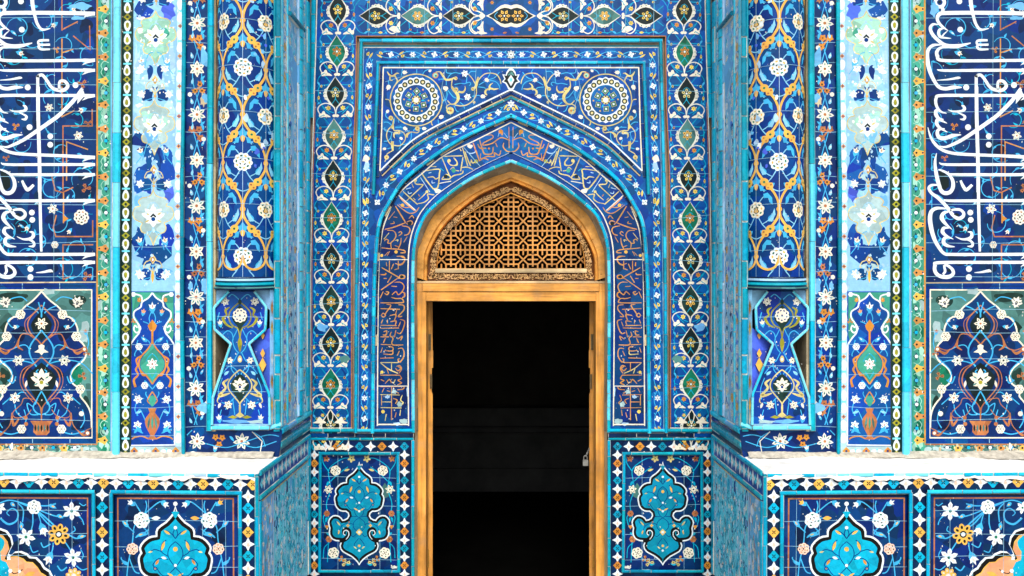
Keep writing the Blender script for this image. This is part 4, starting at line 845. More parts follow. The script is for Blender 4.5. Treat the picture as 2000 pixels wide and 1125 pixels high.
        o.star(45, 704, 12, 6, .1, 'bone', 'verd', 'dark'); o.star(52, 777, 11.5, 6, .4, 'bone', 'verd', 'rust'); o.rosette(39, 838, 9, 6, 0, 'bone', 'rust', 'dark'); o.rosette(41, 614, 9.5, 6, .2, 'cream', 'verd', 'dark'); o.rosette(68, 657, 9.5, 6, 0, 'cream', 'verd', 'dark'); o.rosette(76, 760, 9, 6, 0, 'cream', 'rust', 'dark'); o.dot(78, 808, 5, 'bone')
        o.bud(48, 638, 9, .2, 'bone', 'stem', 'rust'); o.lotus(70, 592, 13, -1.2, 'bone', 'navy', 'navy'); o.trefoil(88, 690, 7, 0, 'rust'); o.dot(84, 682, 5.6, 'rust'); o.dot(84, 682, 3, 'bone'); o.trefoil(80, 735, 9, .4, 'rust'); o.bud(86, 650, 8, -1.6, 'rust'); o.dot(30, 828, 4, 'rust'); o.dot(31, 816, 4, 'rust'); o.dot(90, 846, 5, 'rust'); o.dot(90, 846, 3, 'bone'); o.lens(30, 750, 15, 5, 1.4, 'bone')
    for pts in ([(0,606),(10,617),(20,632),(17,646),(8,657),(0,666)], [(0,708),(12,718),(26,732),(28,746),(20,764),(8,784),(0,796)]):
        q = cat(pts, 4); a.fill([(C+x, y) for x, y in q]+[(C-x, y) for x, y in q[::-1][1:-1]], 'dark')
    for s in (1, -1):
        o = a.at(C, 0, 0, s, 1); o.curve([(6, 590), (0, 612), (0, 620)], 2.4, 'stem'); o.curve([(0, 645), (10, 658), (18, 668)], 2.6, 'stem'); o.curve([(6, 722), (10, 726), (4, 732)], 2.2, 'stem'); o.curve([(0, 764), (8, 778), (12, 790)], 2.4, 'stem')
    a.star(C, 632, 13, 6, 0, 'cream', 'verd', 'rust'); a.lotus(C, 744, 23, -PI/2, 'cream', 'olive', 'verd')
    a.fill([(C-14, 688), (C-5, 682), (C-6, 675), (C, 672), (C+6, 675), (C+5, 682), (C+14, 688), (C+4, 689), (C, 694), (C-4, 689)], 'cream'); a.fill([(C-22, 822), (C+22, 822), (C+15, 832), (C+16, 844), (C+10, 850), (C-10, 850), (C-16, 844), (C-15, 832)], 'rust')
    for i in range(-2, 3): a.lens(C+i*6, 836, 14, 4, PI/2, 'verd' if i % 2 else 'dark')
    a.rect(C-1.2, 796, C+1.2, 822, 'rust')
    seams(a, XL, 570, 178, 850, 58, 8); a.chips(-10, 570, 178, 850, 60, 'mortar', 13, (.4, 1.4))
    emit(a, Y, 'vase_panel', t, mir)
    # ---- green trefoil border, turned along the foot of the pier
    a = Art(); g = lambda y: ip(y, GB)
    a.fill([(187.5, -70), (219, -70), (218, 893), (187.5, 893)], 'jade'); a.fill([(XL, 866), (188, 866), (188, 894), (XL, 894)], 'verd')
    rn = random.Random(3)
    for i in range(90): a.blob(rn.uniform(193, 212), rn.uniform(-40, 880), 6, rn.uniform(5, 14), rn.choice(('green', 'palegreen', 'green', 'verd', 'palegreen', 'greywash')), 9, i)
    for i in range(16): a.blob(rn.uniform(-10, 190), rn.uniform(872, 890), rn.uniform(6, 14), 6, rn.choice(('green', 'buff', 'darkgreen', 'greywash')), 9, i)
    trefband(a, lambda y: (g(y), 11.5), -70, 868); trefband(a, lambda x: (879, 11.5), XL, 186, 42, 20, True)
    a.stroke([(190, -70), (189.5, 866)], 3, 'orange'); a.stroke([(214.5, -70), (213.5, 868)], 2.6, 'jade'); a.stroke([(XL, 868), (190, 868)], 2.4, 'rust'); a.stroke([(218, -70), (217, 892)], 3, 'sky')
    a.rect(XL, 888, 216, 894, 'buff'); a.chips(190, 0, 216, 890, 40, 'mortar', 3, (.6, 2)); a.chips(-10, 868, 190, 892, 40, 'buff', 4, (.8, 3)); a.blob(23, 872, 4, 8, 'plaster', 10, 3)
    emit(a, Y, 'green_border', t, mir)
    # ---- pearl borders
    a = Art(); px = lambda y: float(np.interp(y, [-70, 100, 400, 900], [249.5, 248.5, 245.5, 245]))
    a.fill([(239, -70), (261, -70), (257, 450), (255.5, 900), (234, 900), (236, 400)], 'darkgreen')
    pearls(a, px, -70, 892, 61.0, 8.6, 33, 'olive')
    x2 = lambda y: float(np.interp(y, [-70, 100, 400, 900], [352.5, 351.5, 347, 348.5]))
    a.fill([(x2(y)-6, y) for y in (-70, 100, 400, 893)]+[(x2(y)+6, y) for y in (893, 400, 100, -70)], 'pale')
    pearls(a, x2, -70, 872, 58.7, 5.2, 227, 'orange', 'white', None)
    a.rect(254, 872, 355, 893, 'greywash'); 
    for i, x in enumerate((262, 283, 304, 325, 343)):
        if i % 2 == 0: a.fill([(x-8, 881), (x, 873), (x+8, 881), (x, 889)], 'orange'); a.dot(x, 881, 2.4, 'royal', 7)
        else:
            a.rect(x-1.6, 876, x+1.6, 886, 'lturq'); a.drop(x-6, 881, 11, PI, 'white'); a.drop(x+6, 881, 11, 0, 'white')
    a.chips(236, 0, 258, 890, 40, 'mortar', 21, (.5, 1.4)); a.chips(346, 0, 356, 890, 50, 'mortar', 22, (.5, 1.8)); a.chips(255, 886, 356, 894, 26, 'buff', 23, (1, 3))
    emit(a, plane(YP-.004), 'pearl_border', t, mir)
    # ---- strip of lotus medallions, partly repaired; sky glare is mixed into its pale ground
    a = Art(); mx = lambda y: float(np.interp(y, [-70, 70, 250, 420, 560], [305.5, 304, 301.5, 299.3, 298]))
    a.fill([(261, -70), (347, -70), (343, 300), (341, 569), (256, 569), (257.5, 300)], 'wash')
    rn = random.Random(17)
    for x, y, rx, ry, c in ((300,300,36,18,'royal'), (280,350,26,40,'ultra'), (325,330,20,46,'ultra'), (272,470,16,34,'royal'), (325,470,18,40,'ultra'), (300,500,38,22,'royal'), (275,215,14,20,'pale'), (290,270,34,26,'royal'), (280,20,20,22,'ultra'), (330,20,16,24,'periwinkle'), (270,400,10,24,'sky'), (336,120,8,40,'pale'), (268,130,8,44,'pale'), (300,160,34,20,'pale'), (330,380,12,20,'periwinkle'), (298,552,42,18,'wash'), (272,250,10,14,'pale'), (298,530,40,14,'sky'), (330,215,12,30,'pale')): a.blob(x, y, rx, ry, c, 14, 5)
    def medal(o, pal, lotus_r=25):
        h = [(0,-48),(5,-38),(13,-34),(23,-32),(29,-25),(25.5,-17),(35,-14),(40,-3),(37,8),(27,14),(21.5,17),(25,25),(22,34),(12,38),(5,47),(0,60)]
        q = cat(h, 3); f = q+[(-x, y) for x, y in q[::-1][1:-1]]; o.fill(f, pal[0])
        for i, c in enumerate(pal[1:]): o.blob((-14, 15, -8, 12)[i % 4], (-14, -2, 24, 30)[i % 4], 14, 13, c, 10, i)
        o.stroke(f, 2, 'straw', True)
        for s in (1, -1): o.curve([(0, 20), (s*4, 34), (s*14, 46)], 1, 'stem_p'); o.curve([(0, -24), (s*7, -20), (s*12, -12)], 1, 'stem_p')
        o.lotus(0, 6, lotus_r, -PI/2, 'white', 'royal', 'straw')
    def crown(o):
        for s in (1, -1):
            q = o.at(0, 0, 0, s, 1); q.curve([(0, -18), (6, -8), (14, -4), (18, 6), (10, 6), (4, 12), (0, 20)], 1.8, 'straw'); q.fill([(3, -2), (12, 0), (16, 6), (6, 8)], 'greywash'); q.blob(14, 22, 12, 14, 'royal', 10, 2); q.blob(10, -26, 9, 16, 'royal', 10, 6)
            q.curve([(0, 20), (6, 26), (20, 30)], 1.2, 'stem'); q.star(27, 18, 9, 6, .3, 'white', 'straw', None, .55); q.bud(25, -42, 13, -PI/2-.3*s, 'cream', 'stem', 'rust'); q.curve([(22, -28), (14, -58), (4, -64)], 1.5, 'stem'); q.curve([(25, -34), (36, -20)], 1.5, 'stem')
        o.fill([(-7, -10), (0, -20), (7, -10), (0, 0)], 'straw'); o.lens(0, -9, 12, 7, PI/2, 'rust'); o.lens(0, -9, 7, 4, PI/2, 'white'); o.fill([(-5, 2), (0, 7), (5, 2), (5, 6), (0, 12), (-5, 6)], 'royal'); o.dot(0, 22, 3, 'orange', 8); o.rect(-1, 7, 1, 30, 'straw')
    crown(a.at(mx(-20), -20))
    for y, pal in ((69, ('palegreen', 'palegreen', 'jade', 'palegreen')), (243, ('greywash', 'palegreen', 'palegreen', 'sky')), (419, ('greywash', 'greywash'))): medal(a.at(mx(y), y), pal)
    for y in (156, 331, 506): crown(a.at(mx(y), y+10))
    for y in (134, 538): a.star(276, y, 9.5, 6, .2, 'white', 'straw', None, .55); a.star(322, y, 9.5, 6, .4, 'white', 'straw', None, .55)
    a.lens(298, 540, 26, 6, PI/2, 'amber')
    for y in (60, 140, 205): a.blob(270+y % 7, y, 7, 5, 'plaster', 10, 2)
    a.blob(274, 36, 10, 4, 'plaster', 10, 7); a.chips(260, 0, 342, 565, 150, 'pale', 31, (.8, 3.4)); a.chips(260, 0, 342, 560, 50, 'mortar', 33, (.4, 1.4)); a.chips(260, 40, 342, 260, 60, 'plaster', 34, (.8, 2.6))
    seams(a, 258, 0, 343, 560, 66, 9)
    emit(a, Y, 'medallion_strip', t, mir)
    a = Art(); C = 297.5
    a.rect(254.5, 569, 343, 873, 'ultra'); a.fill([(258, 571), (339, 571), (339, 655), (336, 667), (322, 640), (333, 610), (322, 590), (300, 577), (275, 590), (264, 610), (275, 640), (259, 667)], 'jade')
    half = [(0,574),(8,582),(18,588),(22,592),(26,600),(34,603),(37,610),(33,620),(27,628),(23,636),(25,645),(33,648),(36,642),(30,638)]
    hf = [(C+x, y) for x, y in half[:10]]+[(C+24, 640), (C+30, 655), (C+41, 668)]
    a.fill(hf+[(C+41, 690), (C-41, 690)]+[(2*C-x, y) for x, y in hf[::-1]], 'ultra')
    for s in (1, -1):
        o = a.at(C, 0, 0, s, 1); o.curve([(0,572),(8,582),(20,590),(23,600),(35,608),(36,620),(28,632),(23,642),(30,650),(36,644),(34,636),(29,640)], 3, 'white', 3); o.curve([(28,632),(25,648),(34,660),(42,672)], 3, 'white', 3); o.curve([(20,590),(22,578),(36,574)], 3, 'white', 3); o.dot(37, 575, 5, 'white', 6)
        o.bud(26, 588, 9, -1.8, 'orange', None, 'straw'); o.trefoil(38, 628, 6, 0, 'orange')
        for p in ([(0,606),(-6,620),(-4,634)], [(0,640),(8,632),(18,628)], [(0,690),(6,668),(18,660)], [(20,690),(30,676),(28,664)], [(26,676),(34,690),(34,696)], [(0,760),(14,744),(14,752)], [(0,790),(12,772),(12,765)], [(16,778),(24,780)], [(30,784),(34,800),(28,812)], [(10,830),(24,800),(30,812)], [(20,846),(24,836),(30,826)], [(18,846),(38,838)]): o.curve(p, 1.8, 'stem')
        o.bud(18, 612, 10, -PI/2+.2*s, 'peach', 'stem'); o.leaf(10, 668, -.7, 16, 7, 'stem', 0, 'white'); o.rosette(26, 677, 7, 6, 0, 'white', 'rust', 'navy'); o.rosette(15, 753, 7, 6, 0, 'white', 'rust', 'navy'); o.star(28, 780, 9.5, 6, .2, 'white', 'green', 'rust', .55); o.star(29, 830, 9, 6, .4, 'white', 'green', 'rust', .55); o.lens(27, 805, 14, 5, .3, 'stem_p'); o.leaf(22, 846, -1.2, 18, 6, 'stem'); o.leaf(36, 846, -2.4, 14, 5, 'stem')
        for p, w in (([(0,668),(9,682),(20,694),(26,706),(24,722),(10,736),(0,750)], 2.8), ([(20,694),(31,702),(29,714),(32,722),(28,732),(36,742),(33,756)], [2, 4, 3, 4, 3, 4, 5]), ([(24,722),(18,732),(8,732),(0,738)], [3, 5, 3, 2]), ([(0,765),(7,776),(9,784),(0,792)], 2.2), ([(8,857),(20,852),(34,854),(40,858)], 2.6)): o.curve(p, w, 'orange')
    q = cat([(0,672),(8,684),(18,696),(24,708),(21,722),(9,734),(0,748)], 3); a.fill([(C+x, y) for x, y in q]+[(C-x, y) for x, y in q[::-1][1:-1]], 'jade')
    for s in (1, -1): a.curve([(C, 690), (C+s*8, 698), (C+s*12, 706)], 1.6, 'aqua'); a.curve([(C, 740), (C+s*5, 732), (C+s*8, 726)], 1.6, 'aqua')
    a.star(C, 711, 12, 7, -PI/2, 'white', 'rust', 'rust', .5); a.bud(C, 604, 15, -PI/2, 'white', 'stem', 'rust'); a.fill([(C, 624), (C+9, 636), (C+6, 644), (C+2, 648), (C+2, 668), (C-2, 668), (C-2, 648), (C-6, 644), (C-9, 636)], 'orange'); a.drop(C, 783, 22, PI/2, 'jade')
    a.fill(cat([(C-8, 797), (C+8, 797), (C+5, 806), (C+14, 818), (C+13, 832), (C+6, 846), (C+4, 852), (C+10, 858), (C-10, 858), (C-4, 852), (C-6, 846), (C-13, 832), (C-14, 818), (C-5, 806)], 2, True), 'rust')
    for i in (-1, 0, 1): a.lens(C+i*7, 826, 26, 4.4, PI/2-i*.15, 'verd' if i else 'jade')
    a.stroke([(258, 671), (257, 569)], .1, 'seam'); a.stroke([(340, 672), (341, 869), (254, 870)], 2.4, 'white'); a.stroke([(256, 668), (255, 869)], 1.4, 'peach')
    seams(a, 255, 640, 342, 860, 55, 10); a.chips(256, 575, 341, 868, 30, 'mortar', 41, (.4, 1.2))
    emit(a, Y, 'lower_strip_panel', t, mir)
    # ---- cobalt flower strip turning along the foot below the column
    a = Art(); fx = lambda y: float(np.interp(y, [-70, 300, 560, 890], [385.5, 384.5, 383, 382]))
    a.fill([(362, -70), (408, -70), (407, 840), (552, 840), (545, 893), (359, 893)], 'cobalt')
    for y in range(-40, 860, 52): a.blob(383+(y % 3)*5, y, 14, 14, 'navy' if y % 2 else 'royal', 9, 4)
    for amp, ph in ((9, 0), (-9, 0)): a.stroke([(fx(y)+amp*math.sin((y-45)*PI/90+1.2), y) for y in np.linspace(-70, 830, 200)], 1.8, 'stem')
    for k, y in enumerate(np.arange(-44, 812, 89.2)):
        X = fx(y)
        if k % 2: a.star(X, y, 18, 7, -PI/2+.1, 'bone', 'verd', 'rust')
        else: a.star(X, y, 16, 6, -PI/2, 'cream', 'verd', 'rust', .58)
        if y > 780: continue
        o = a.at(X+(-2 if k % 2 else 3), y+36); c = 'orange' if k % 3 else 'rust'
        if k % 2 == 0:
            o.at(0, 2, 2.2).trefoil(0, 0, 15, 0, c)
        else:
            o.curve([(-6, -6), (1, 2), (7, 12)], 3, c)
            for q in ((-8, -7), (6, -7), (9, 10)): o.star(q[0], q[1], 8, 5, .3, c, None, 'dark', .66)
        for dx, dy, an, fl in ((-11, -20, -2, 1), (13, 20, 1.2, 0), (-12, 30, -1.6, 0), (12, 62, -1.3, 1), (-9, 68, -2.2, 0), (9, 22, -1, 0)): a.leaf(X+dx*.8, y+dy, an, 12, 5, 'stem_p' if dx < 0 else 'stem', .2, 'bone' if fl else None)
        for dx, dy in ((-14, 50), (13, 48)):
            if (dx < 0) == (k % 2 == 0): a.dot(X+dx, y+dy, 4.6, 'bone', 7)
    for x, y, ty in ((385, 862, 0), (428, 860, 1), (472, 862, 0), (448, 852, 2), (420, 878, 3), (505, 858, 4), (520, 874, 4)):
        if ty == 0: a.star(x, y, 17, 7, .3, 'bone', 'verd', 'rust')
        elif ty == 1:
            for q in ((-7, -6), (6, -5), (0, 8)): a.star(x+q[0], y+q[1], 7, 5, .3, 'orange', None, 'dark', .62)
        elif ty == 2: a.leaf(x, y, .6, 14, 5, 'stem')
        elif ty == 3: a.bud(x, y, 10, -1.4, 'bone')
    for p in ([(400, 866), (440, 874), (470, 866), (520, 850), (545, 852)], [(470, 866), (500, 874), (540, 862)], [(496, 845), (512, 856), (518, 872)], [(365, 850), (375, 840)]): a.curve(p, 1.7, 'stem')
    a.stroke([(492, 843), (512, 862), (508, 884)], 1.8, 'mortar')
    for x, y, rx, ry, c in ((399,112,9,22,'sky'), (397,195,7,16,'buff'), (402,190,8,10,'sky'), (400,795,16,12,'sky'), (372,560,6,9,'sky'), (399,560,8,16,'sky'), (404,380,4,60,'aqua_b'), (375,886,14,5,'plaster'), (405,888,20,4,'sky')): a.blob(x, y, rx, ry, c, 13, 4)
    seams(a, 362, -30, 407, 840, 42, 6); a.chips(362, 0, 406, 890, 70, 'mortar', 51, (.4, 1.4))
    emit(a, Y, 'flower_strip', t, mir)
    # ---- mouldings
    mb = MB()
    bar(mb, [(229.5, -70), (229, 150), (226.5, 450), (226, 905)], 17, YP, .035, LT, 150, .6, 31)
    bar(mb, [(359.5, -70), (359, 100), (355.5, 350), (355.5, 640), (358, 893)], 9, YP, .022, TL, 120, .6, 32)
    bar(mb, [(412, -70), (411.5, 150), (409.5, 450), (409.5, 842)], 13.5, YP, .04, ['turq_b', 'turq', 'lturq_b', 'sea'], 120, .7, 33)
    bar(mb, [(543, -70), (542, 300), (541.5, 560), (542, 838)], 12, YP-.012, .016, ['teal', 'teal_b', 'teal', 'turq_c'], 62, 2.0, 34)
    bar(mb, [(358, 890), (534, 889)], 6.5, YP, .016, ['turq', 'turq_b', 'pale'], 42, 1.0, 35)
    # brick mass, with the rebate the column stands in
    XR = (548-CX)*YP/F; xa = W(418, 0, YP)[0]; xb = W(535.5, 0, YP)[0]
    BR = plainmat('brick_core', (.36, .27, .19), .9); TOP = 4.6
    mb.box(-7.5, xa-.004, YP+.006, 5.6, -.1, TOP, BR); mb.box(xa-.004, XR-.004, YP+.21, 5.6, -.1, TOP, glaze('navy')); mb.box(xb, XR-.003, YP-.01, YP+.21, W(0, 842, YP)[2], TOP, glaze('teal'))
    mb.box(xa-.004, XR-.004, YP+.006, YP+.21, 1.0, W(0, 833, YP)[2], BR)
    mb.box(-7.5, xa-.01, YP+.003, YP+.006, W(0, -68, YP)[2], TOP, glaze('cobalt')); mb.box(-7.5, W(XL, 0, YP)[0]+.01, YP+.0015, YP+.003, 1.2, TOP, glaze('cobalt'))
    mb.box(xa-.004, xa+.012, YP-.01, YP+.21, W(0, 842, YP)[2], TOP, glaze('buff'))
    mb.build('moulding', t, mir)
    return t

# ---------------------------------------------------------------- engaged columns
RC = 57*YP/F; XCc = (479.5-CX)*YP/F; YC = YP+.055
def column(m):
    mir = m == -1
    t = thing('engaged_column', f'round tiled column with a gold vine lattice on the {SIDE[m]} of the doorway', 'column', (-m*abs(XCc), YC, 1.25))
    def cyl(x, y, h, R0=0):
        th = (x)/57.0; r = RC+R0+h
        return (XCc+r*math.sin(th), YC-r*math.cos(th), CZ+(HY-y)*YP/F)
    a = Art(); y1 = 545
    for i in range(-26, 26, 2): a.rect(i*4, -70, (i+2)*4, y1, 'royal')
    rn = random.Random(9)
    U = [8-127.5, 8-85, -34.5, 8, 50.5, 93]
    nodes = [(-77, 0), (-34.5, 1), (8, 0), (50.5, 1), (93, 0)]
    V0 = 52
    def cell(o, kind):
        for s in (1, -1):
            q = o.at(0, 0, 0, s, 1)
            q.curve([(4, 14), (12, 28), (20, 40), (10, 52), (0, 56)], 1.8, 'stem_p'); q.curve([(6, -14), (14, -24), (24, -26), (28, -12)], 1.8, 'stem_p'); q.curve([(12, 28), (24, 20), (30, 8)], 1.6, 'stem_p'); q.curve([(0, -56), (8, -44), (16, -34)], 1.6, 'stem_p')
            q.fill([(14, -30), (22, -32), (30, -22), (31, -8), (25, -14), (23, -22), (15, -22)], 'stem'); q.leaf(24, 24, -1.2, 20, 9, 'stem', .2); q.fill([(22, 22), (30, 10), (34, -2), (36, 10), (30, 24)], 'stem_p'); q.leaf(8, 40, .6, 16, 7, 'stem', .4); q.fill([(6, -46), (16, -50), (14, -40), (20, -36), (8, -36)], 'stem'); q.fill([(0, -66), (5, -58), (12, -58), (6, -50), (0, -44)], 'stem')
        if kind: o.rosette(0, 0, 17.5, 10, .1, 'white', 'green', 'amber', 'dark')
        else:
            o.rosette(0, 0, 16, 8, .2, 'cream', 'green', 'amber', 'green'); o.fill([(-6, 4), (0, -9), (6, 4), (0, 8)], 'dark'); o.fill([(-4.4, 3.6), (0, -6), (4.4, 3.6), (0, 6.4)], 'amber')
    for u, k in nodes:
        for j in range(-1, 5):
            v = V0+180*j+(90 if k == 0 else 0)
            if v < 548-10: cell(a.at(u, v), k == 0)
    for u, k in nodes:
        # gold ogee net: knots at the crossings, florets half way
        for j in range(-1, 4):
            v = V0+180*j+(90 if k else 0)
            if v > 560: continue
            for s in (1, -1):
                o = a.at(u, v, 0, s, 1)
                last = v+90 > 530
                if not last:
                    o.curve([(0, 0), (2, 14), (10, 28), (21, 42), (33, 58), (40, 74), (42.5, 90)], [5.6, 4.4, 4.6, 5.6, 4, 4, 5.4], 'amber', 5)
                else: o.curve([(0, 0), (2, 10), (8, 19), (21, 25), (34, 21), (40, 10), (42.5, 0)] if v > 480 else [(0, 0), (2, 14), (10, 28), (21, 42), (30, 44), (42.5, 40)], 4, 'amber', 5)
                if not last or v < 480:
                    q = o.at(21, 42, .72); q.fill(cat([(-15, -3), (-9, -7), (-3, -7), (0, -4), (5, -8), (10, -5), (13, 0), (10, 5), (5, 8), (0, 4), (-3, 7), (-9, 7), (-15, 3)], 2, True), 'amber')
                    q.dot(6, -3.6, 2, 'rust', 7); q.dot(6, 3.6, 2, 'rust', 7); q.dot(-7, 0, 2.4, 'green', 7); q.dot(11, 0, 1.6, 'amber', 7)
            a.dot(u, v, 5.2, 'amber', 10); a.lens(u, v, 19, 8, PI/2, 'amber')
            a.drop(u, v+46, 13, PI/2, 'amber') if v+46 < 530 else None
    a.stroke([(8, -70), (8, 543)], .8, 'pale'); a.stroke([(-34.5, -70), (-34.5, 543)], .8, 'seam'); a.stroke([(50.5, -70), (50.5, 543)], .8, 'seam')
    for y in range(-40, 540, 88): a.stroke([(-88, y), (88, y+3)], .7, 'seam')
    a.rect(-90, 541, 90, 545, 'navy'); a.stroke([(-90, 543), (90, 543)], 2, 'pale')
    rn = random.Random(4)
    for _ in range(26): a.blob(rn.uniform(10, 70), rn.uniform(-20, 330), rn.uniform(2, 7), rn.uniform(2, 9), rn.choice(('pale', 'periwinkle', 'sky', 'white')), 9, rn.randint(0, 99))  # pale worn glaze, also painting in sky glare on the doorway side
    a.chips(-60, 0, 80, 535, 60, 'mortar', 61, (.4, 1.3))
    emit(a, cyl, 'shaft', t, mir, 1.6e-4, 3.0)
    # ring mouldings
    mb = MB(); prof = [(541, 2), (544, 4), (548, 4.5), (549.5, 1.5), (551, 1.5), (552.5, 5.2), (556, 6), (558, 3.5), (560, 5), (562.5, 8), (565, 7), (566, 0)]
    ks = ['navy', 'pale', 'aqua_b', 'navy', 'aqua_b', 'sea', 'aqua_b', 'navy', 'verd', 'navy', 'navy']
    N_ = 28; ths = [-1.75+3.5*i/N_ for i in range(N_+1)]
    for j in range(len(prof)-1):
        V = []
        for th in ths:
            for y, r in (prof[j], prof[j+1]): V.append(cyl(th*57, y+3*math.cos(th)-2, 0, r*YP/F))
        mb.add(V, [(2*i, 2*i+2, 2*i+3, 2*i+1) for i in range(N_)], glaze(ks[j]))
    V = [cyl(th*57, 566+3*math.cos(th)-2, 0, 0) for th in ths]; mb.add(V, [tuple(range(len(V)))], glaze('navy'))
    mb.build('collar', t, mir)
    # ---- hourglass base: a carved block, hollowed at both flanks
    YF = YP-.03
    HG = [(447, 569), (497, 569), (520, 600), (518, 644), (486, 672), (526, 770), (527, 830), (414, 830), (416, 776), (451, 672), (419, 643), (418, 601)]
    a = Art(); a.fill(HG, 'ultra'); C = 468.5
    for x, y, rx, ry in ((440, 640, 14, 10), (500, 600, 12, 14), (440, 800, 16, 12), (505, 740, 10, 20)): a.blob(x, y, rx, ry, 'cobalt', 10, 4)
    for s in (1, -1):
        o = a.at(C, 0, 0, s, 1)
        for p in ([(0,632),(8,650),(14,664),(10,680),(2,690)], [(13,664),(15,652),(24,646),(34,654)], [(0,735),(10,720),(22,716),(34,730)], [(4,690),(12,705),(18,704)], [(18,706),(16,722),(8,732)], [(0,768),(14,780),(22,790),(28,800)], [(22,790),(36,786)], [(36,800),(40,815)], [(14,780),(10,810)], [(2,585),(14,575),(22,580)], [(40,610),(44,625)], [(34,738),(42,760),(40,780)]): o.curve(p, 1.7, 'stem')
        for p, w in (([(0,590),(10,598),(20,610),(21,624),(14,636),(4,642),(0,660)], 2.4), ([(20,600),(28,606),(26,616),(33,622),(26,634),(14,640)], [2, 5, 3, 6, 4, 2]), ([(0,722),(12,732),(22,746),(22,760),(10,776),(0,790),(0,812)], 2.4), ([(22,740),(32,748),(28,758),(40,772),(32,772),(20,768)], [2, 5, 4, 6, 5, 2]), ([(0,660),(3,670),(0,685)], 3), ([(40,772),(44,784),(36,790)], [3, 2, .6])): o.curve(p, w, 'olive' if p[0][1] < 700 else 'straw')
        o.star(20, 704, 7.5, 6, .2, 'cream', 'verd', 'dark', .55); o.star(23, 791, 9, 6, .3, 'cream', 'verd', 'dark', .55); o.star(29, 589, 9, 6, .3, 'bone', 'verd', 'dark', .55); o.bud(38, 634, 11, -1.4, 'bone'); o.bud(40, 820, 12, -1.4, 'bone'); o.leaf(-30*s*s, 733, -1, 12, 6, 'stem_p'); o.lens(40, 792, 12, 5, 1.2, 'bone')
        o.fill([(4, 815), (14, 811), (24, 815), (12, 818)], 'olive')
    for pts in ([(0,596),(10,606),(15,616),(14,626),(6,636),(0,648)], [(0,730),(10,738),(18,750),(16,762),(8,774),(0,786)]):
        q = cat(pts, 3); a.fill([(C+x, y) for x, y in q]+[(C-x, y) for x, y in q[::-1][1:-1]], 'darkgreen')
    a.rosette(C, 616, 14, 9, .1, 'cream', 'royal', 'royal', 'cream'); a.lotus(C, 754, 16, -PI/2, 'cream', 'royal', 'verd'); a.drop(C, 701, 14, -PI/2, 'straw'); a.dot(C, 702, 2.6, 'white'); a.lens(C, 672, 34, 6, PI/2, 'olive'); a.lens(C, 590, 14, 7, PI/2, 'darkgreen'); a.fill([(C-9, 812), (C, 804), (C+9, 812), (C, 816)], 'straw')
    a.blob(462, 823, 30, 5, 'sky', 14, 3); a.blob(500, 824, 20, 4, 'greywash', 14, 4); a.rect(414, 828, 527, 832, 'seam')
    seams(a, 424, 600, 515, 640, 30, 5); a.stroke([(434, 715), (505, 714)], .8, 'seam'); a.stroke([(422, 765), (520, 765)], .8, 'seam'); a.chips(420, 580, 520, 825, 60, 'mortar', 71, (.4, 1.5))
    # keep only what lies on the block face
    pb = emit(a, plane(YF-.001), 'base_panel', t, mir)
    mb = MB(); core = glaze('navy')
    mb.pprism(HG, YF, YP+.2, core)
    mb.pprism([(414, 567), (448, 567), (419, 600), (414, 604)], YF+.03, YP+.2, glaze('wash')); mb.pprism([(497, 567), (527, 567), (527, 606), (521, 600)], YF+.02, YP+.2, glaze('wash'))
    # left hollow is bare plaster with shade painted in; right one keeps its tiles
    mb.add([W(410, 640, YP+.12), W(460, 660, YP+.17), W(440, 790, YP+.17), W(408, 785, YP+.12)], [(0, 1, 2, 3)], glaze('drab'))
    rq = [W(519, 646, YF+.012), W(527, 640, YF+.01), W(527, 772, YF+.01), W(487, 673, YF+.05)]; mb.add(rq, [(0, 1, 2, 3)], glaze('periwinkle'))
    edges = [[(447, 569), (418, 601), (419, 643), (451, 672), (416, 776), (414, 830)], [(497, 569), (520, 600), (518, 644), (486, 672), (526, 770), (527, 830)]]
    for i, e in enumerate(edges): bar(mb, e, 5.6, YF-.002, .016, ['lturq', 'turq_b', 'lturq_b'], 46, .8, 80+i)
    bar(mb, [(412, 836), (526, 836)], 8, YF-.002, .02, LT, 40, .9, 84)
    # chamfer on the doorway side
    YR = YP-.004
    q = [W(527, 566, YF), W(536, 566, YR), W(536, 832, YR), W(527, 832, YF)]; mb.add(q, [(0, 1, 2, 3)], glaze('wash'))
    for y0, c in ((600, 'orange'), (640, 'amber'), (700, 'white'), (745, 'orange'), (790, 'amber'), (815, 'bone')):
        mb.add([W(531.5, y0-16, YF-.003), W(534, y0, YR-.003), W(531.5, y0+16, YF-.003), W(529, y0, YF-.003)], [(0, 1, 2, 3)], glaze(c))
    for y0, s in ((655, 5), (690, 6), (712, 9)):
        x0 = 513; mb.add([W(x0, y0-1.6*s, YF+.006), W(x0+s*.8, y0, YF+.006), W(x0, y0+1.6*s, YF+.006), W(x0-s*.8, y0, YF+.006)], [(0, 1, 2, 3)], glaze('amber'))
    bar(mb, [(526, 836), (549, 828)], 8, YF+.012, .012, LT, 40, .9, 86)
    mb.build('base', t, mir)
    return t

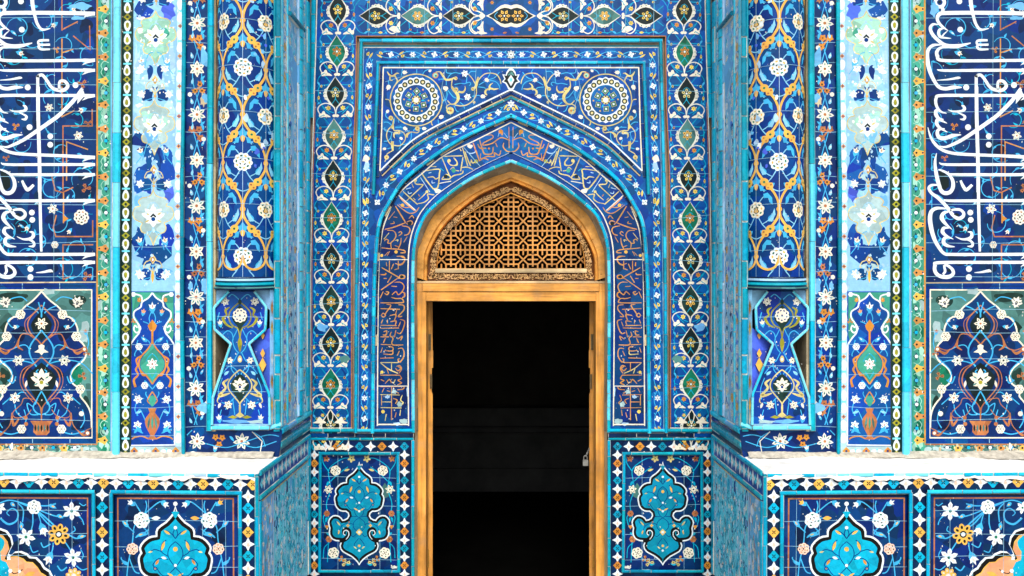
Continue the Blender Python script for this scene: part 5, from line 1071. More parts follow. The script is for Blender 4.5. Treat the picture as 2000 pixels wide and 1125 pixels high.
# ---------------------------------------------------------------- side walls (reveals) of the recess
XR = (548-CX)*YP/F
def reveal(m):
    mir = m == -1; t = thing('side_wall', f'weathered tiled side wall turning in towards the doorway on its {SIDE[m]}', 'wall', (-m*abs(XR), YP+.3, 0))
    S = F/YP
    up = lambda x, y, h: (XR+h, YP+x/S, CZ+(HY-y)*YP/F)         # x: depth behind the pier face, y: photo px at the pier face
    def busy(a, x0, y0, x1, y1, n, seed, ground, cols, flo=True):
        rn = random.Random(seed); a.rect(x0, y0, x1, y1, ground); w = x1-x0; lanes = max(1, int(w/34))
        for l in range(lanes):
            xc = x0+w*(l+.5)/lanes; hw = w/lanes*.5; y = y0+6
            for t in np.arange(y0+8, y1-8, 23): a.blob(xc+hw*.5*math.sin(t), t, hw*.55, 9, rn.choice(('sky', 'periwinkle', 'turq_b', 'royal', 'sky')), 9, int(t))
            for s in (1, -1): a.stroke([(xc+s*hw*.6*math.sin(t/14.0), t) for t in np.arange(y0, y1, 3.0)], 2.0, 'white' if s > 0 else 'turq_c')
            k = 0
            while y < y1-8:
                r = min(hw*.8, rn.uniform(7, 11)); ty = k % 4
                if ty == 0: a.star(xc, y, r, 6, rn.random(), rn.choice(('white', 'cream')), 'green', 'dark', .5)
                elif ty == 2: a.rosette(xc, y, r*.9, 6, 0, rn.choice(('white', 'cream', 'amber')), 'green', 'dark', 'dark')
                else:
                    for s in (1, -1): a.leaf(xc, y-4, PI/2-s*.9, hw*1.0, 6, rn.choice(cols), .3*s); a.lens(xc+s*hw*.6, y+4, 12, 5, PI/2, rn.choice(cols))
                y += rn.uniform(13, 17); k += 1
        for _ in range(n//3):
            x, y = rn.uniform(x0+2, x1-2), rn.uniform(y0, y1); r = rn.uniform(1.5, 5); r = min(r, x-x0, x1-x); a.blob(x, y, r*.8, r*rn.uniform(1, 2.4), rn.choice(cols), 8, rn.randint(0, 999))
    # upper wall: strips from front to back
    a = Art(); yb = 838
    busy(a, 17, -70, 42, yb, 150, 1, 'sky', ('periwinkle', 'amber', 'sky', 'pale', 'white', 'cream'))
    a.rect(0, -70, 17, yb, 'lturq_b')
    busy(a, 44, -70, 119, 190, 150, 2, 'wash', ('sky', 'pale', 'wash', 'pale', 'turq_b'))
    busy(a, 44, 150, 119, yb, 300, 3, 'wash', ('wash', 'pale', 'turq_b', 'wash', 'royal', 'lturq', 'white'))
    a.fill([(44, 96), (119, 186), (119, 100), (44, 60)], 'sky'); a.stroke([(44, 100), (119, 190)], 3, 'pale')
    busy(a, 154, -70, 187, yb, 300, 4, 'lturq_b', ('pale', 'royal', 'turq_b', 'wash', 'lturq', 'white'))
    a.rect(119, -70, 154, yb, 'lturq'); a.rect(187, -70, 218.4, yb, 'turq_b')
    a.chips(20, 0, 187, yb, 70, 'mortar', 7, (.6, 2.0)); a.chips(44, 0, 119, yb, 160, 'lturq', 8, (1.5, 4)); a.chips(154, 0, 187, yb, 90, 'wash', 9, (1, 3.4))
    emit(a, up, 'reveal_tiles', t, mir)
    # lower wall beside the plinth: diamond frieze over a large worn panel
    lowS = F/YD
    lo = lambda x, y, h: (XR+h, YD+x/lowS, CZ+(HY-y)*YD/F)      # y: photo px at the plinth face
    Ltot = (YB-YD)*lowS
    a = Art(); a.rect(0, 924, Ltot, 1260, 'ultra')
    n = 24
    for i in range(n):
        x = 20+(Ltot-40)*i/(n-1)
        if i % 2: a.fill([(x-15, 949), (x-6, 944), (x, 932), (x+6, 944), (x+15, 949), (x+6, 954), (x, 966), (x-6, 954)], 'white'); a.dot(x, 949, 2.4, 'pink', 7)
        else: a.fill([(x-11, 949), (x, 938), (x+11, 949), (x, 960)], ('lturq', 'turq_b')[(i//2) % 2]); a.dot(x, 949, 2, 'royal', 7)
    rn = random.Random(12)
    a.rect(14, 986, 92, 1260, 'sky'); a.rect(98, 986, Ltot-20, 1260, 'lturq_b')
    for i in range(130):
        x = rn.uniform(18, 90); y = rn.uniform(990, 1200); q = rn.random()
        if q < .25: a.star(x, y, rn.uniform(4, 9), 6, 0, rn.choice(('white', 'cream', 'pink')), 'green', 'dark')
        elif q < .5: a.leaf(x, y, PI/2, 18, 5, rn.choice(('stem', 'amber', 'rust')))
        else: a.blob(x, y, rn.uniform(3, 9), rn.uniform(6, 20), rn.choice(('turq', 'stem', 'pale', 'sky', 'greywash', 'white')), 9, i)
    for i in range(520):
        x = rn.uniform(104, Ltot-26); y = rn.uniform(990, 1230); e = abs((x-104)/(Ltot-130)-.5)*2; q = rn.random()
        blue = e > .8 or y < 1005
        c = rn.choice(('royal', 'sky', 'greywash', 'pale', 'sky', 'lturq')) if blue else rn.choice(('aqua', 'turq', 'lturq_b', 'turq_b', 'lturq', 'pale', 'turq', 'turq_c', 'aqua_b', 'white'))
        if q < .16: a.star(x, y, rn.uniform(5, 10), 6, 0, rn.choice(('white', 'pale', 'cream')), None, 'royal')
        elif q < .3: a.curve([(x, y), (x+8, y+10), (x-6, y+22)], 1.8, 'royal' if not blue else 'stem')
        else: a.blob(x, y, rn.uniform(2, 10), rn.uniform(4, 20), c, 9, i)
    a.rect(92, 986, 98, 1260, 'pale'); a.chips(10, 990, Ltot-20, 1200, 110, 'plaster', 9, (.8, 2.6)); a.chips(100, 990, Ltot-20, 1240, 300, 'lturq', 19, (1.5, 5)); a.chips(100, 990, Ltot-20, 1240, 120, 'royal', 20, (1, 3.4)); a.stroke([(12, 984), (Ltot-18, 984)], 3, 'straw')
    emit(a, lo, 'lower_reveal_tiles', t, mir)
    mb = MB()
    for x, w, rl, ks, sd in ((136.5, 30, .02, ['turq_b', 'turq', 'lturq_b', 'turq_b'], 1), (202, 22, .012, ['turq_b', 'turq', 'turq_c'], 2), (43, 7, .008, ['lturq_b', 'turq_b'], 3), (9, 12, .006, ['lturq', 'lturq_b'], 4), (119, 5, .012, ['pale', 'sky'], 5)):
        bar(mb, [(x, -70), (x, 834)], w, 0, rl, ks, 66, 1.8, 90+sd, mapf=up)
    # lintel of the blind niche high in the side wall
    bar(mb, [(44, 10), (150, 10)], 12, 0, .03, ['teal_b'], 200, .5, 99, mapf=up)
    # string courses running back from the pier foot
    bar(mb, [(0, 842), (218, 842)], 12, 0, .016, ['turq_b', 'turq', 'sky'], 60, .9, 100, mapf=up)
    bar(mb, [(0, 855), (218, 855)], 9, 0, .006, ['navy', 'royal'], 60, .9, 101, mapf=up)
    bar(mb, [(0, 868), (218, 868)], 12, 0, .008, ['turq_c', 'sea'], 60, .9, 102, mapf=up)
    bar(mb, [(0, 883), (218, 883)], 8, 0, .006, ['navy', 'cobalt'], 60, .9, 103, mapf=up)
    Lp = [(3, 926), (Ltot-4, 926)]; bar(mb, Lp, 10, 0, .012, ['turq', 'turq_c', 'sea'], 60, .9, 104, mapf=lo)
    bar(mb, [(3, 973), (Ltot-4, 973)], 9, 0, .012, ['turq_c', 'turq', 'sea'], 60, .9, 105, mapf=lo)
    bar(mb, [(Ltot-10, 930), (Ltot-10, 1260)], 18, 0, .014, ['turq_c', 'aqua_b', 'teal'], 60, .9, 106, mapf=lo)
    bar(mb, [(7, 980), (7, 1260)], 12, 0, .01, ['turq', 'turq_c'], 60, .9, 107, mapf=lo)
    # strip between the string courses and the ledge level
    V = [up(0, 834, 0), up(218, 834, 0), up(218, 898, 0), up(0, 898, 0)]; mb.add([(v[0]-.0005, v[1], v[2]) for v in V], [(0, 1, 2, 3)], glaze('teal'))
    mb.build('moulding', t, mir)
    return t

# ---------------------------------------------------------------- plinths
def plinth(m):
    mir = m == -1; t = thing('tiled_plinth', f'tiled plinth with a whitewashed top ledge on the {SIDE[m]} of the doorway', 'plinth', (-m*2.1, YD, 0))
    Y = plane(YD)
    a = Art()
    for r in ((XL, 929, 497, 962), (182, 962, 219, 1260), (470, 962, 497, 1260)): a.rect(*r, 'navy')
    ty = lambda x: 940+.012*x
    diamond_row(a, [(8-24.4*2+24.3*i, ty(8+24.3*i)) for i in range(0, 23)], 1.1, ('turq', 'amber'), 0)
    diamond_row(a, [(199.5, 942+24.4*i) for i in range(1, 13)], 1.05, ('amber', 'turq'), 0, 1); diamond_row(a, [(484.5, 946+23.4*i) for i in range(1, 13)], 1.05, ('amber', 'turq'), 0, 1)
    a.chips(0, 930, 496, 960, 40, 'mortar', 5, (.5, 1.6))
    emit(a, Y, 'diamond_border', t, mir)
    # flower panel at the outer end
    a = Art(); a.rect(XL, 966, 178, 1260, 'cobalt'); a.stroke([(XL, 972), (171, 973), (172, 1260)], 2.6, 'rust'); a.stroke([(XL, 967.5), (176, 968)], 3.4, 'navy')
    for x, y, rx, ry in ((60, 1000, 30, 20), (130, 1060, 24, 20), (40, 1070, 20, 20), (150, 990, 20, 14)): a.blob(x, y, rx, ry, 'navy', 12, 3)
    k = K(0, 825, 3.75)
    for p, w in (([(0,590),(70,570),(160,590),(240,620),(330,660),(430,690),(520,680)], 2.4), ([(150,590),(260,640),(360,720),(420,780)], 3), ([(270,650),(350,740),(400,770)], 2.6), ([(240,670),(240,740),(225,800)], 2.4), ([(130,590),(170,640),(165,730)], 2.4), ([(0,700),(60,745),(120,720),(130,660),(90,630),(50,660),(70,685)], [4, 4, 3.4, 3, 2.4, 2, 1.4]), ([(270,640),(290,700),(305,760)], 2), ([(280,610),(350,610),(410,595)], 2.6), ([(570,680),(600,710),(615,750)], 2), ([(540,760),(550,790),(520,810)], 2), ([(500,820),(560,850),(620,830)], 2.6), ([(300,880),(320,915),(370,890)], 2.4), ([(390,880),(385,930),(370,970)], 2.2), ([(480,880),(520,940),(540,960)], 2.4), ([(220,900),(240,950),(280,940)], 2), ([(420,1050),(450,1085),(490,1060)], 2.6), ([(590,930),(610,970),(600,1000)], 2), ([(580,590),(610,610),(630,600)], 1.8), ([(560,1050),(600,1080),(640,1070)], 2)):
        a.curve(k(p), w, 'stem')
    for x, y, an, L in ((370, 605, .2, 17), (170, 730, 1.4, 16), (580, 845, -.4, 18), (430, 680, .2, 14), (90, 590, .4, 12)): q = k([(x, y)])[0]; a.leaf(q[0]-4, q[1], an, L, 8, 'stem', .2, 'amber')
    for x, y, r, n, rt in ((525,650,19,6,.5), (190,840,19,6,.2), (535,990,19,6,.4)): q = k([(x, y)])[0]; a.star(*q, r, n, rt, 'white', 'pink', 'green', .38)
    q = k([(430, 820)])[0]; a.petalflower(*q, 21, 8, .2, 'amber', 'dark', 'white'); q = k([(250, 620)])[0]; a.rosette(*q, 14, 7, .2, 'white', 'green', 'pink', 'dark'); q = k([(540, 1125)])[0]; a.petalflower(*q, 16, 8, .2, 'amber', 'pink', 'white'); q = k([(-4, 625)])[0]; a.star(*q, 13, 6, .3, 'white', 'pink', 'green')
    for x, y, an in ((310, 790, 1.2), (365, 1000, 2)): q = k([(x, y)])[0]; a.bud(q[0], q[1]-5, 19, an, 'white', 'stem', 'pink')
    cus = [(XL, 1030), (0, 1031), (14, 1036), (23, 1048), (26, 1062), (20, 1074), (17, 1082), (22, 1084), (30, 1077), (42, 1076), (54, 1081), (60, 1087), (72, 1088), (82, 1098), (88, 1108), (98, 1114), (104, 1126), (106, 1150), (104, 1260), (XL, 1260)]
    a.fill(cus, 'white'); sh = lambda d: [(x-(d if x > XL+1 else 0)*.8, y+d) for x, y in cus]
    a.fill(sh(3.4), 'black'); a.fill(sh(10), 'amber'); a.fill(sh(11.6), 'peach'); a.fill([(XL, 1050), (0, 1046), (9, 1056), (8, 1068), (1, 1078), (2, 1094), (12, 1098), (18, 1110), (16, 1140), (XL, 1140)], 'aqua'); a.curve([(0, 1047), (9, 1056), (8, 1068), (1, 1079)], 1.8, 'amber')
    a.curve([(20, 1112), (26, 1120), (36, 1118), (44, 1112)], 2, 'dark'); a.star(17, 1090, 5, 4, .7, 'white', None, None); a.dot(20, 1115, 4, 'white'); a.lens(58, 1122, 24, 10, -.4, 'amber'); a.dot(38, 1116, 3, 'white')
    seams(a, XL, 970, 170, 1200, 44, 12)
    for x in (35, 95, 140): a.stroke([(x, 975), (x+2, 1200)], .7, 'seam')
    a.chips(0, 972, 170, 1125, 40, 'mortar', 15, (.4, 1.4))
    emit(a, plane(YD+.016), 'flower_panel', t, mir)
    # cartouche panel by the corner
    a = Art(); a.rect(222, 966, 468, 1260, 'cobalt'); a.stroke([(230.5, 1260), (230, 973), (455.5, 974), (457, 1260)], 2.8, 'rust'); a.stroke([(224, 968), (464, 969)], 3.4, 'navy'); C = 342.5
    for x, y, rx, ry in ((260, 1010, 20, 24), (430, 1050, 20, 30), (255, 1090, 14, 20), (300, 985, 20, 8)): a.blob(x, y, rx, ry, 'navy', 12, 3)
    for s in (1, -1):
        o = a.at(C, 0, 0, s, 1)
        for p in ([(20,978),(34,982),(56,1000),(62,1008)], [(62,1010),(74,990),(80,980)], [(62,1010),(56,990),(58,978)], [(66,1018),(80,1028),(84,1060),(92,1100),(96,1140)], [(80,1040),(94,1026),(94,1016)], [(78,1050),(60,1040),(52,1034)], [(92,1100),(104,1094),(106,1088)], [(40,1012),(54,1012),(62,1014)], [(90,1090),(80,1115),(70,1120)], [(62,1030),(54,1042),(70,1048)]): o.curve(p, 2.2, 'stem')
        o.rosette(66, 1016, 16, 7, .3, 'white', 'green', 'pink', 'dark'); o.rosette(84, 1072, 11.5, 7, .1, 'pink', 'rust', 'dark', 'rust'); o.bud(23, 983, 13, 2.6, 'white', 'stem', 'pink'); o.bud(84, 984, 12, -.6, 'amber' if s == 1 else 'white', 'stem'); o.leaf(92, 1030, -1, 18, 8, 'stem', .2, 'amber'); o.leaf(56, 1041, .2, 22, 8, 'stem', .1, 'straw'); o.lens(38, 1012, 18, 8, .05, 'amber' if s == 1 else 'white'); o.leaf(93, 1104, -.8, 14, 6, 'stem')
    a.dot(C, 984, 4.5, 'white', 7)
    seams(a, 224, 990, 466, 1200, 46, 14)
    for x in (290, 395, 440): a.stroke([(x, 975), (x+2, 1200)], .7, 'seam')
    a.chips(228, 972, 460, 1125, 40, 'mortar', 16, (.4, 1.4))
    pnl = emit(a, plane(YD+.016), 'cartouche_panel', t, mir)
    a = Art(); cartouche(a, C, 988, .388, 1.5)
    emit(a, plane(YD+.0145), 'cartouche', pnl, mir)
    mb = MB()
    for p, sd in (([(XL, 959.5), (185, 961)], 1), ([(182.5, 962), (184.5, 1260)], 2), ([(215, 961), (473, 963)], 3), ([(217, 962), (218, 1260)], 4), ([(468.5, 965), (470, 1260)], 5)):
        bar(mb, p, 8.2, YD, .016, ['turq', 'turq_c', 'turq', 'turq_b'], 52, .9, 110+sd)
    bar(mb, [(XL, 926), (498, 929)], 8, YD, .012, ['turq', 'turq_b', 'lturq', 'pale', 'turq'], 36, 1.6, 117)
    bar(mb, [(501.5, 931), (503, 1260)], 8.4, YD, .012, ['sea', 'turq_c', 'teal', 'turq'], 70, .9, 118)
    for p in ([(178, 966), (178, 1260)], [(222, 966), (222, 1260)], [(467.5, 968), (467.5, 1260)]):
        mb.add([W(*p[0], YD-.002), W(*p[1], YD-.002), W(*p[1], YD+.018), W(*p[0], YD+.018)], [(0, 1, 2, 3)], glaze('navy'))
    for x0, x1 in ((XL, 178), (222, 467.5)): mb.add([W(x0, 965.5, YD-.002), W(x1, 965.5, YD-.002), W(x1, 965.5, YD+.018), W(x0, 965.5, YD+.018)], [(0, 1, 2, 3)], glaze('soffit'))
    BR = plainmat('brick_core', (.36, .27, .19), .9)
    mb.box(-7.5, XR-.003, YD+.02, YP+.006, -.1, 1.195, BR); mb.box(W(497, 0, YD)[0], XR-.002, YD+.001, YD+.02, -.1, 1.21, glaze('teal')); mb.box(-7.5, W(XL, 0, YD)[0], YD, YD+.02, -.1, 1.21, glaze('navy'))
    mb.build('plinth_core', t, mir)
    # whitewashed ledge, uneven along its front edge
    rn = random.Random(6); nx, ny = 150, 9; V = []; Fc = []
    X0 = -3.6
    for i in range(nx+1):
        x = X0+(XR-.012-X0)*i/nx; fr = .010*math.sin(x*23)+.006*math.sin(x*61+1)+rn.uniform(-.004, .004)
        for j in range(ny+1):
            y = YD-.014+fr*.6+(YP+.03-YD)*j/ny; z = 1.222+.004*math.sin(x*9+y*7)+.003*math.sin(x*31)*math.cos(y*25)+rn.uniform(-.0015, .0015)
            if j == 0: z -= .012+abs(fr)*.6
            if j == ny: z += .012
            if i > nx-3: z -= .004*(i-nx+3)
            V.append((x, y, z))
    for i in range(nx):
        for j in range(ny): b = i*(ny+1)+j; Fc.append((b, b+ny+1, b+ny+2, b+1))
    n0 = len(V)
    for i in range(nx+1): p = V[i*(ny+1)]; V.append((p[0], p[1]+.004, p[2]-.012-.014*abs(math.sin(p[0]*17))*rn.random()))
    for i in range(nx): Fc.append((i*(ny+1), n0+i, n0+i+1, (i+1)*(ny+1)))
    n1 = len(V)
    for j in range(ny+1): p = V[nx*(ny+1)+j]; V.append((p[0]+.001, p[1], p[2]-.03))
    for j in range(ny): b = nx*(ny+1)+j; Fc.append((b, n1+j, n1+j+1, b+1))
    l = mesh_obj('ledge', [(-x, y, z) for x, y, z in V] if mir else V, [tuple(reversed(f)) for f in Fc] if mir else Fc, [plainmat('whitewash', (.85, .83, .78), .9, 0, 9, .28)], t, None, True)
    # crumbled plaster where the ledge meets the pier
    V = []; Fc = []; rn = random.Random(8); n = 160; x1 = W(536, 0, YP)[0]
    for i in range(n+1):
        x = X0+(x1-X0)*i/n; r = .35+.65*abs(math.sin(x*7.3)*math.sin(x*2.1+1))+rn.uniform(-.15, .15); q = .6 if x > W(360, 0, YP)[0] else 1.0
        V += [(x, YP-.012-.075*r*q, 1.2235), (x, YP-.02-.03*r*q, 1.2315+.004*r), (x, YP-.006-.006*r, 1.24+.012*r*q), (x, YP+.004, 1.242+.016*r*q)]
    for i in range(n):
        for j in range(3): b = i*4+j; Fc.append((b, b+4, b+5, b+1))
    mesh_obj('plaster_fillet', [(-x, y, z) for x, y, z in V] if mir else V, [tuple(reversed(f)) for f in Fc] if mir else Fc, [plainmat('old_plaster', (.5, .46, .38), .95, 0, 30, .5)], t, None, True)
    return t
for m in (1, -1): pier_parts(m); column(m); reveal(m); plinth(m)
# ================================================================ timber doorway
WV = wood('wood_upright', (234, 162, 74), .5, .35, 'Z'); WH = wood('wood_beam', (234, 162, 74), .5, .3, 'X'); WN = wood('wood_turned', (236, 166, 78), .5, .25, 'N')
WL = wood('wood_lattice', (206, 142, 70), .55, .2, 'N'); WC = wood('wood_carved', (104, 62, 30), .8, .3, 'N'); WS = wood('wood_sill', (214, 186, 140), .6, .5, 'X')
frame = thing('timber_doorway', 'golden timber door frame with a pierced lattice in its pointed head', 'door frame', (0, YW, 0))
def mirp(P): return [(2*CX-x, y) for x, y in P]
WO = [p for p in WOODO if p[1] <= 570]
CO = cat([(835.5, 549), (836, 527), (840, 493), (871, 439), (925, 391), (965, 369), (998, 355)], 7)
CI = cat([(853.5, 532), (854, 522), (861, 479), (885, 442), (934, 406.6), (968, 391), (998, 378)], 7)
def loft(mb, A, B, Ya, Yb_, mat, n=46):
    def rs(P):
        D = np.r_[0, np.cumsum([math.dist(P[i], P[i+1]) for i in range(len(P)-1)])]; s = np.linspace(0, D[-1], n)
        return [(float(np.interp(v, D, [p[0] for p in P])), float(np.interp(v, D, [p[1] for p in P]))) for v in s]
    A, B = rs(A), rs(B); V = [W(*p, Ya) for p in A]+[W(*p, Yb_) for p in B]
    for s in (1, -1): mb.add([(s*v[0], v[1], v[2]) for v in V], [(i, i+1, n+i+1, n+i) for i in range(n-1)], mat)
def inset(A, B, f):
    n = 46
    def rs(P):
        D = np.r_[0, np.cumsum([math.dist(P[i], P[i+1]) for i in range(len(P)-1)])]; s = np.linspace(0, D[-1], n)
        return [(float(np.interp(v, D, [p[0] for p in P])), float(np.interp(v, D, [p[1] for p in P]))) for v in s]
    A, B = rs(A), rs(B); return [(p[0]+(q[0]-p[0])*f, p[1]+(q[1]-p[1])*f) for p, q in zip(A, B)]
WOu = [(p[0], p[1]) for p in WO if p[1] <= 553]
mb = MB()
P0, P1, P2, P3, P4 = WOu, inset(WOu, CO, .1), inset(WOu, CO, .62), inset(WOu, CO, .72), inset(WOu, CO, .9)
loft(mb, P0, P0, YW+.12, YW, WN); loft(mb, P0, P1, YW, YW-.008, WN); loft(mb, P1, P2, YW-.008, YW-.008, WN); loft(mb, P2, P3, YW-.008, YW+.012, WN); loft(mb, P3, P4, YW+.012, YW+.006, WN); loft(mb, P4, CO, YW+.006, YW+.03, WN)
mb.build('arch_frame', frame)
# carved border: scrolls cut in relief, their shading deepened by a darkened ground
mb = MB(); loft(mb, CO, inset(CO, CI, .93), YW+.03, YW+.03, WC); loft(mb, CO, CO, YW, YW+.03, WN)
mb.pprism([(835, 532.5), (1161, 532.5), (1161, 548.5), (835, 548.5)], YW+.028, YW+.08, WC)
C5 = inset(CO, CI, .5); Dd = [math.dist(C5[i], C5[i+1]) for i in range(len(C5)-1)]
rc = random.Random(2); cpal = [wood('carve_light', (222, 172, 110), .6, .5, 'N'), wood('carve_grey', (190, 160, 124), .7, .5, 'N'), wood('carve_dark', (120, 74, 36), .7, .3, 'N')]
def carve(x, y, ang, s, sg=1):
    A = Art(); o = A.at(x, y, ang)
    o.curve([(-s*1.25, s*.75*sg), (-s*.5, -s*.55*sg), (s*.35, -s*.6*sg), (s*.55, s*.1*sg), (s*.05, s*.4*sg), (-s*.2, 0)], [1.2, 1.9, 1.9, 1.7, 1.4, .9], 0)
    o.lens(s*1.0, s*.55*sg, s*1.0, s*.42, .9*sg, 0); o.lens(-s*.85, -s*.65*sg, s*.9, s*.38, -.7*sg, 1); o.lens(s*.15, s*.95*sg, s*.8, s*.3, .1, 0)
    for ty, d, c in A.P:
        rl = .013 if c == 0 else .009; mm = cpal[0] if c == 0 else cpal[1]
        if ty == 's': a_, b_ = d; d = a_+b_[::-1]
        n = len(d)
        for q in (1, -1):
            F0 = [W(*p, YW+.0305-rl) for p in d]; B0 = [W(*p, YW+.0305) for p in d]
            V = [(q*v[0], v[1], v[2]) for v in F0+B0]
            if ty == 's': h = n//2; caps = [(i, i+1, n-2-i, n-1-i) for i in range(h-1)]
            else: caps = [tuple(range(n))]
            mb.add(V, caps+[(i, (i+1) % n, n+(i+1) % n, n+i) for i in range(n)], mm)
S_ = np.r_[0, np.cumsum(Dd)]
for s in np.arange(4, S_[-1]-2, 9.5):
    x = np.interp(s, S_, [p[0] for p in C5]); y = np.interp(s, S_, [p[1] for p in C5]); x2 = np.interp(s+2, S_, [p[0] for p in C5]); y2 = np.interp(s+2, S_, [p[1] for p in C5])
    an = math.atan2(y2-y, x2-x)
    kk = int(s/9.5); carve(x, y, an+rc.uniform(-.3, .3), rc.uniform(4.6, 5.6), 1 if kk % 2 else -1); carve(x-1.5*math.sin(an), y+1.5*math.cos(an), an+PI+rc.uniform(-.4, .4), 4.6, rc.choice((1, -1)))
for i, x in enumerate(np.arange(842, 996, 10.3)): (carve(x, 540.4, rc.uniform(-.3, .3), 5.2, 1 if i % 2 else -1), carve(x+5, 540.4+rc.uniform(-2, 2), PI+rc.uniform(-.4, .4), 4.4, rc.choice((1, -1))))
mb.build('carved_border', frame)
mb = MB(); I0 = inset(CO, CI, .9); loft(mb, I0, inset(CO, CI, 1.0), YW+.03, YW+.018, WN); loft(mb, CI, CI, YW+.018, YW+.075, WN)
mb.pprism([(850, 524.5), (1146, 524.5), (1146, 532.6), (850, 532.6)], YW+.012, YW+.08, WS); mb.build('lattice_surround', frame)
# lattice
mb = MB(); LIM = [p for p in CI]; LX = [p[0] for p in LIM]; LY = [p[1] for p in LIM]
def inside(x, y): return x > 853 and y < 527 and y > np.interp(x, LX[::1], LY[::1])-2.0 if x >= 854 else (x > 852.5 and 520 < y < 527)
def lat(x0, y0, x1, y1, w=3.0, dz=0.0):
    n = 24; I = [i for i in range(n+1) if inside(x0+(x1-x0)*i/n, y0+(y1-y0)*i/n)]
    if len(I) < 2: return
    a, b = I[0]/n, I[-1]/n; xa, ya, xb, yb = x0+(x1-x0)*a, y0+(y1-y0)*a, x0+(x1-x0)*b, y0+(y1-y0)*b
    L = math.hypot(xb-xa, yb-ya)
    if L < 1: return
    nx, ny = -(yb-ya)/L*w/2, (xb-xa)/L*w/2; P = [(xa+nx, ya+ny), (xb+nx, yb+ny), (xb-nx, yb-ny), (xa-nx, ya-ny)]
    Yf = YW+.040+dz
    for s in (1, -1): f = [(s*v[0], v[1], v[2]) for v in (W(*p, Yf) for p in P)]; mb.hexa(f, [(v[0], Yf+.024, v[2]) for v in f], WL)
per = 37.4; xm = [998-5.2-per*k for k in range(0, 5)]; ym = [413.3+per*k for k in range(-1, 4)]
for x in xm: lat(x, 375, x, 527, 3.2, 0)
for y in ym: lat(850, y, 998, y, 3.2, .0006)
q = 9.6
for i, x in enumerate(xm):
    for j, y in enumerate(ym):
        # square knot round each crossing, opening into crosses between
        for s in (1, -1):
            if i or s < 0: lat(x+s*q, y-q, x+s*q, y+q, 2.8, .0012)
            lat(x-q, y+s*q, x+q if i else 998, y+s*q, 2.8, .0018)
        cx_, cy_ = x-per/2, y+per/2
        for sx in (1, -1):
            for sy in (1, -1): lat(cx_, cy_, cx_+sx*(per/2-q), cy_+sy*(per/2-q), 2.8, .0024+.0003*sx+.0006*sy)
        lat(x-q*1.05, cy_, x+q*1.05 if i else 998, cy_, 2.8, .0036); lat(cx_, y-q*1.05, cx_, y+q*1.05, 2.8, .0042)
mb.build('lattice', frame)
mb = MB()
mb.pprism([(813, 548.8), (1183, 548.8), (1183, 553), (813, 553)], YW+.006, YW+.14, WS); mb.pprism([(826, 553.6), (1170, 553.6), (1170, 569), (826, 569)], YW-.006, YW+.14, WH)
mb.pprism([(813.5, 553.6), (825.6, 553.6), (825.6, 570), (813.5, 570)], YW, YW+.14, WV); mb.pprism([(1170.4, 553.6), (1182.5, 553.6), (1182.5, 570), (1170.4, 570)], YW, YW+.14, WV)
mb.pprism([(832.5, 570), (1163.5, 570), (1163.5, 587.6), (832.5, 587.6)], YW+.002, YW+.14, WH)
mb.build('lintel', frame)
mb = MB(); mb.pprism([(832.4, 587.7), (1163.6, 587.7), (1163.6, 588.6), (832.4, 588.6)], YW+.003, YW+.14, wood('wood_dark', (120, 80, 36), .7, .2, 'X')); mb.build('lintel_edge', frame)
for s in (1, -1):
    mb = MB(); P = [(815, 570.4), (832.2, 570.4), (831.6, 1240), (815.4, 1240)]
    mb.pprism(P, YW, YW+.14, WV); 
    mb.pprism([(812, 755), (815.2, 755), (815.2, 852), (812, 852)], YW-.01, YW+.1, glaze('drab'))
    mb.build('jamb', frame, s == -1)
# door leaves swung inwards, seen on edge
BRASS = plainmat('brass', (.75, .52, .12), .35, 1.0, 60, .3); STEEL = plainmat('dull_steel', (.3, .31, .3), .45, .6, 80, .2)
YL = 5.32
for s in (1, -1):
    t = thing('door_leaf', f'timber door leaf swung open, seen edge-on at the {SIDE[s]} jamb', 'door', (-s*.54, YL, .1))
    mb = MB(); x0, x1 = W(831, 0, YL)[0], W(845, 0, YL)[0]; zt = W(0, 590, YL)[2]; dx = -.09
    for (za, zb, ins) in ((.06, 1.0, 0), (1.0, 1.44, .0), (1.44, 1.62, .006), (1.62, 1.74, -.003), (1.74, zt, .001)):
        mb.hexa([(x0, YL, za), (x1-ins, YL, za), (x1-ins, YL, zb), (x0, YL, zb)], [(x0+dx, YL+.6, za), (x1+dx-ins, YL+.6, za), (x1+dx-ins, YL+.6, zb), (x0+dx, YL+.6, zb)], WV)
    mb.build('leaf_panel', t, s == -1)
    for zc, hgt, xx, ww, mt in ((W(0, 1090, YL)[2], .12, 834.5, .013, BRASS), (W(0, 668, YL)[2], .11, 839, .012, plainmat('old_hinge', (.25, .18, .09), .6, .5, 60, .4)), (W(0, 745, YL)[2], .1, 842, .008, MATS['old_hinge'] if 'old_hinge' in MATS else BRASS)):
        mb = MB(); xc = W(xx, 0, YL)[0]
        mb.box(xc-ww, xc+ww, YL-.006, YL-.0005, zc-hgt/2, zc+hgt/2, mt)
        for k in range(5):
            z = zc-hgt/2+hgt*(k+.5)/5; n = 10
            c = [(xc+.35*ww+.006*math.cos(2*PI*i/n), YL-.008+.006*math.sin(2*PI*i/n)) for i in range(n)]
            mb.hexa([(x, y, z-hgt*.085) for x, y in c], [(x, y, z+hgt*.085) for x, y in c], mt)
        mb.build('hinge', t, s == -1)
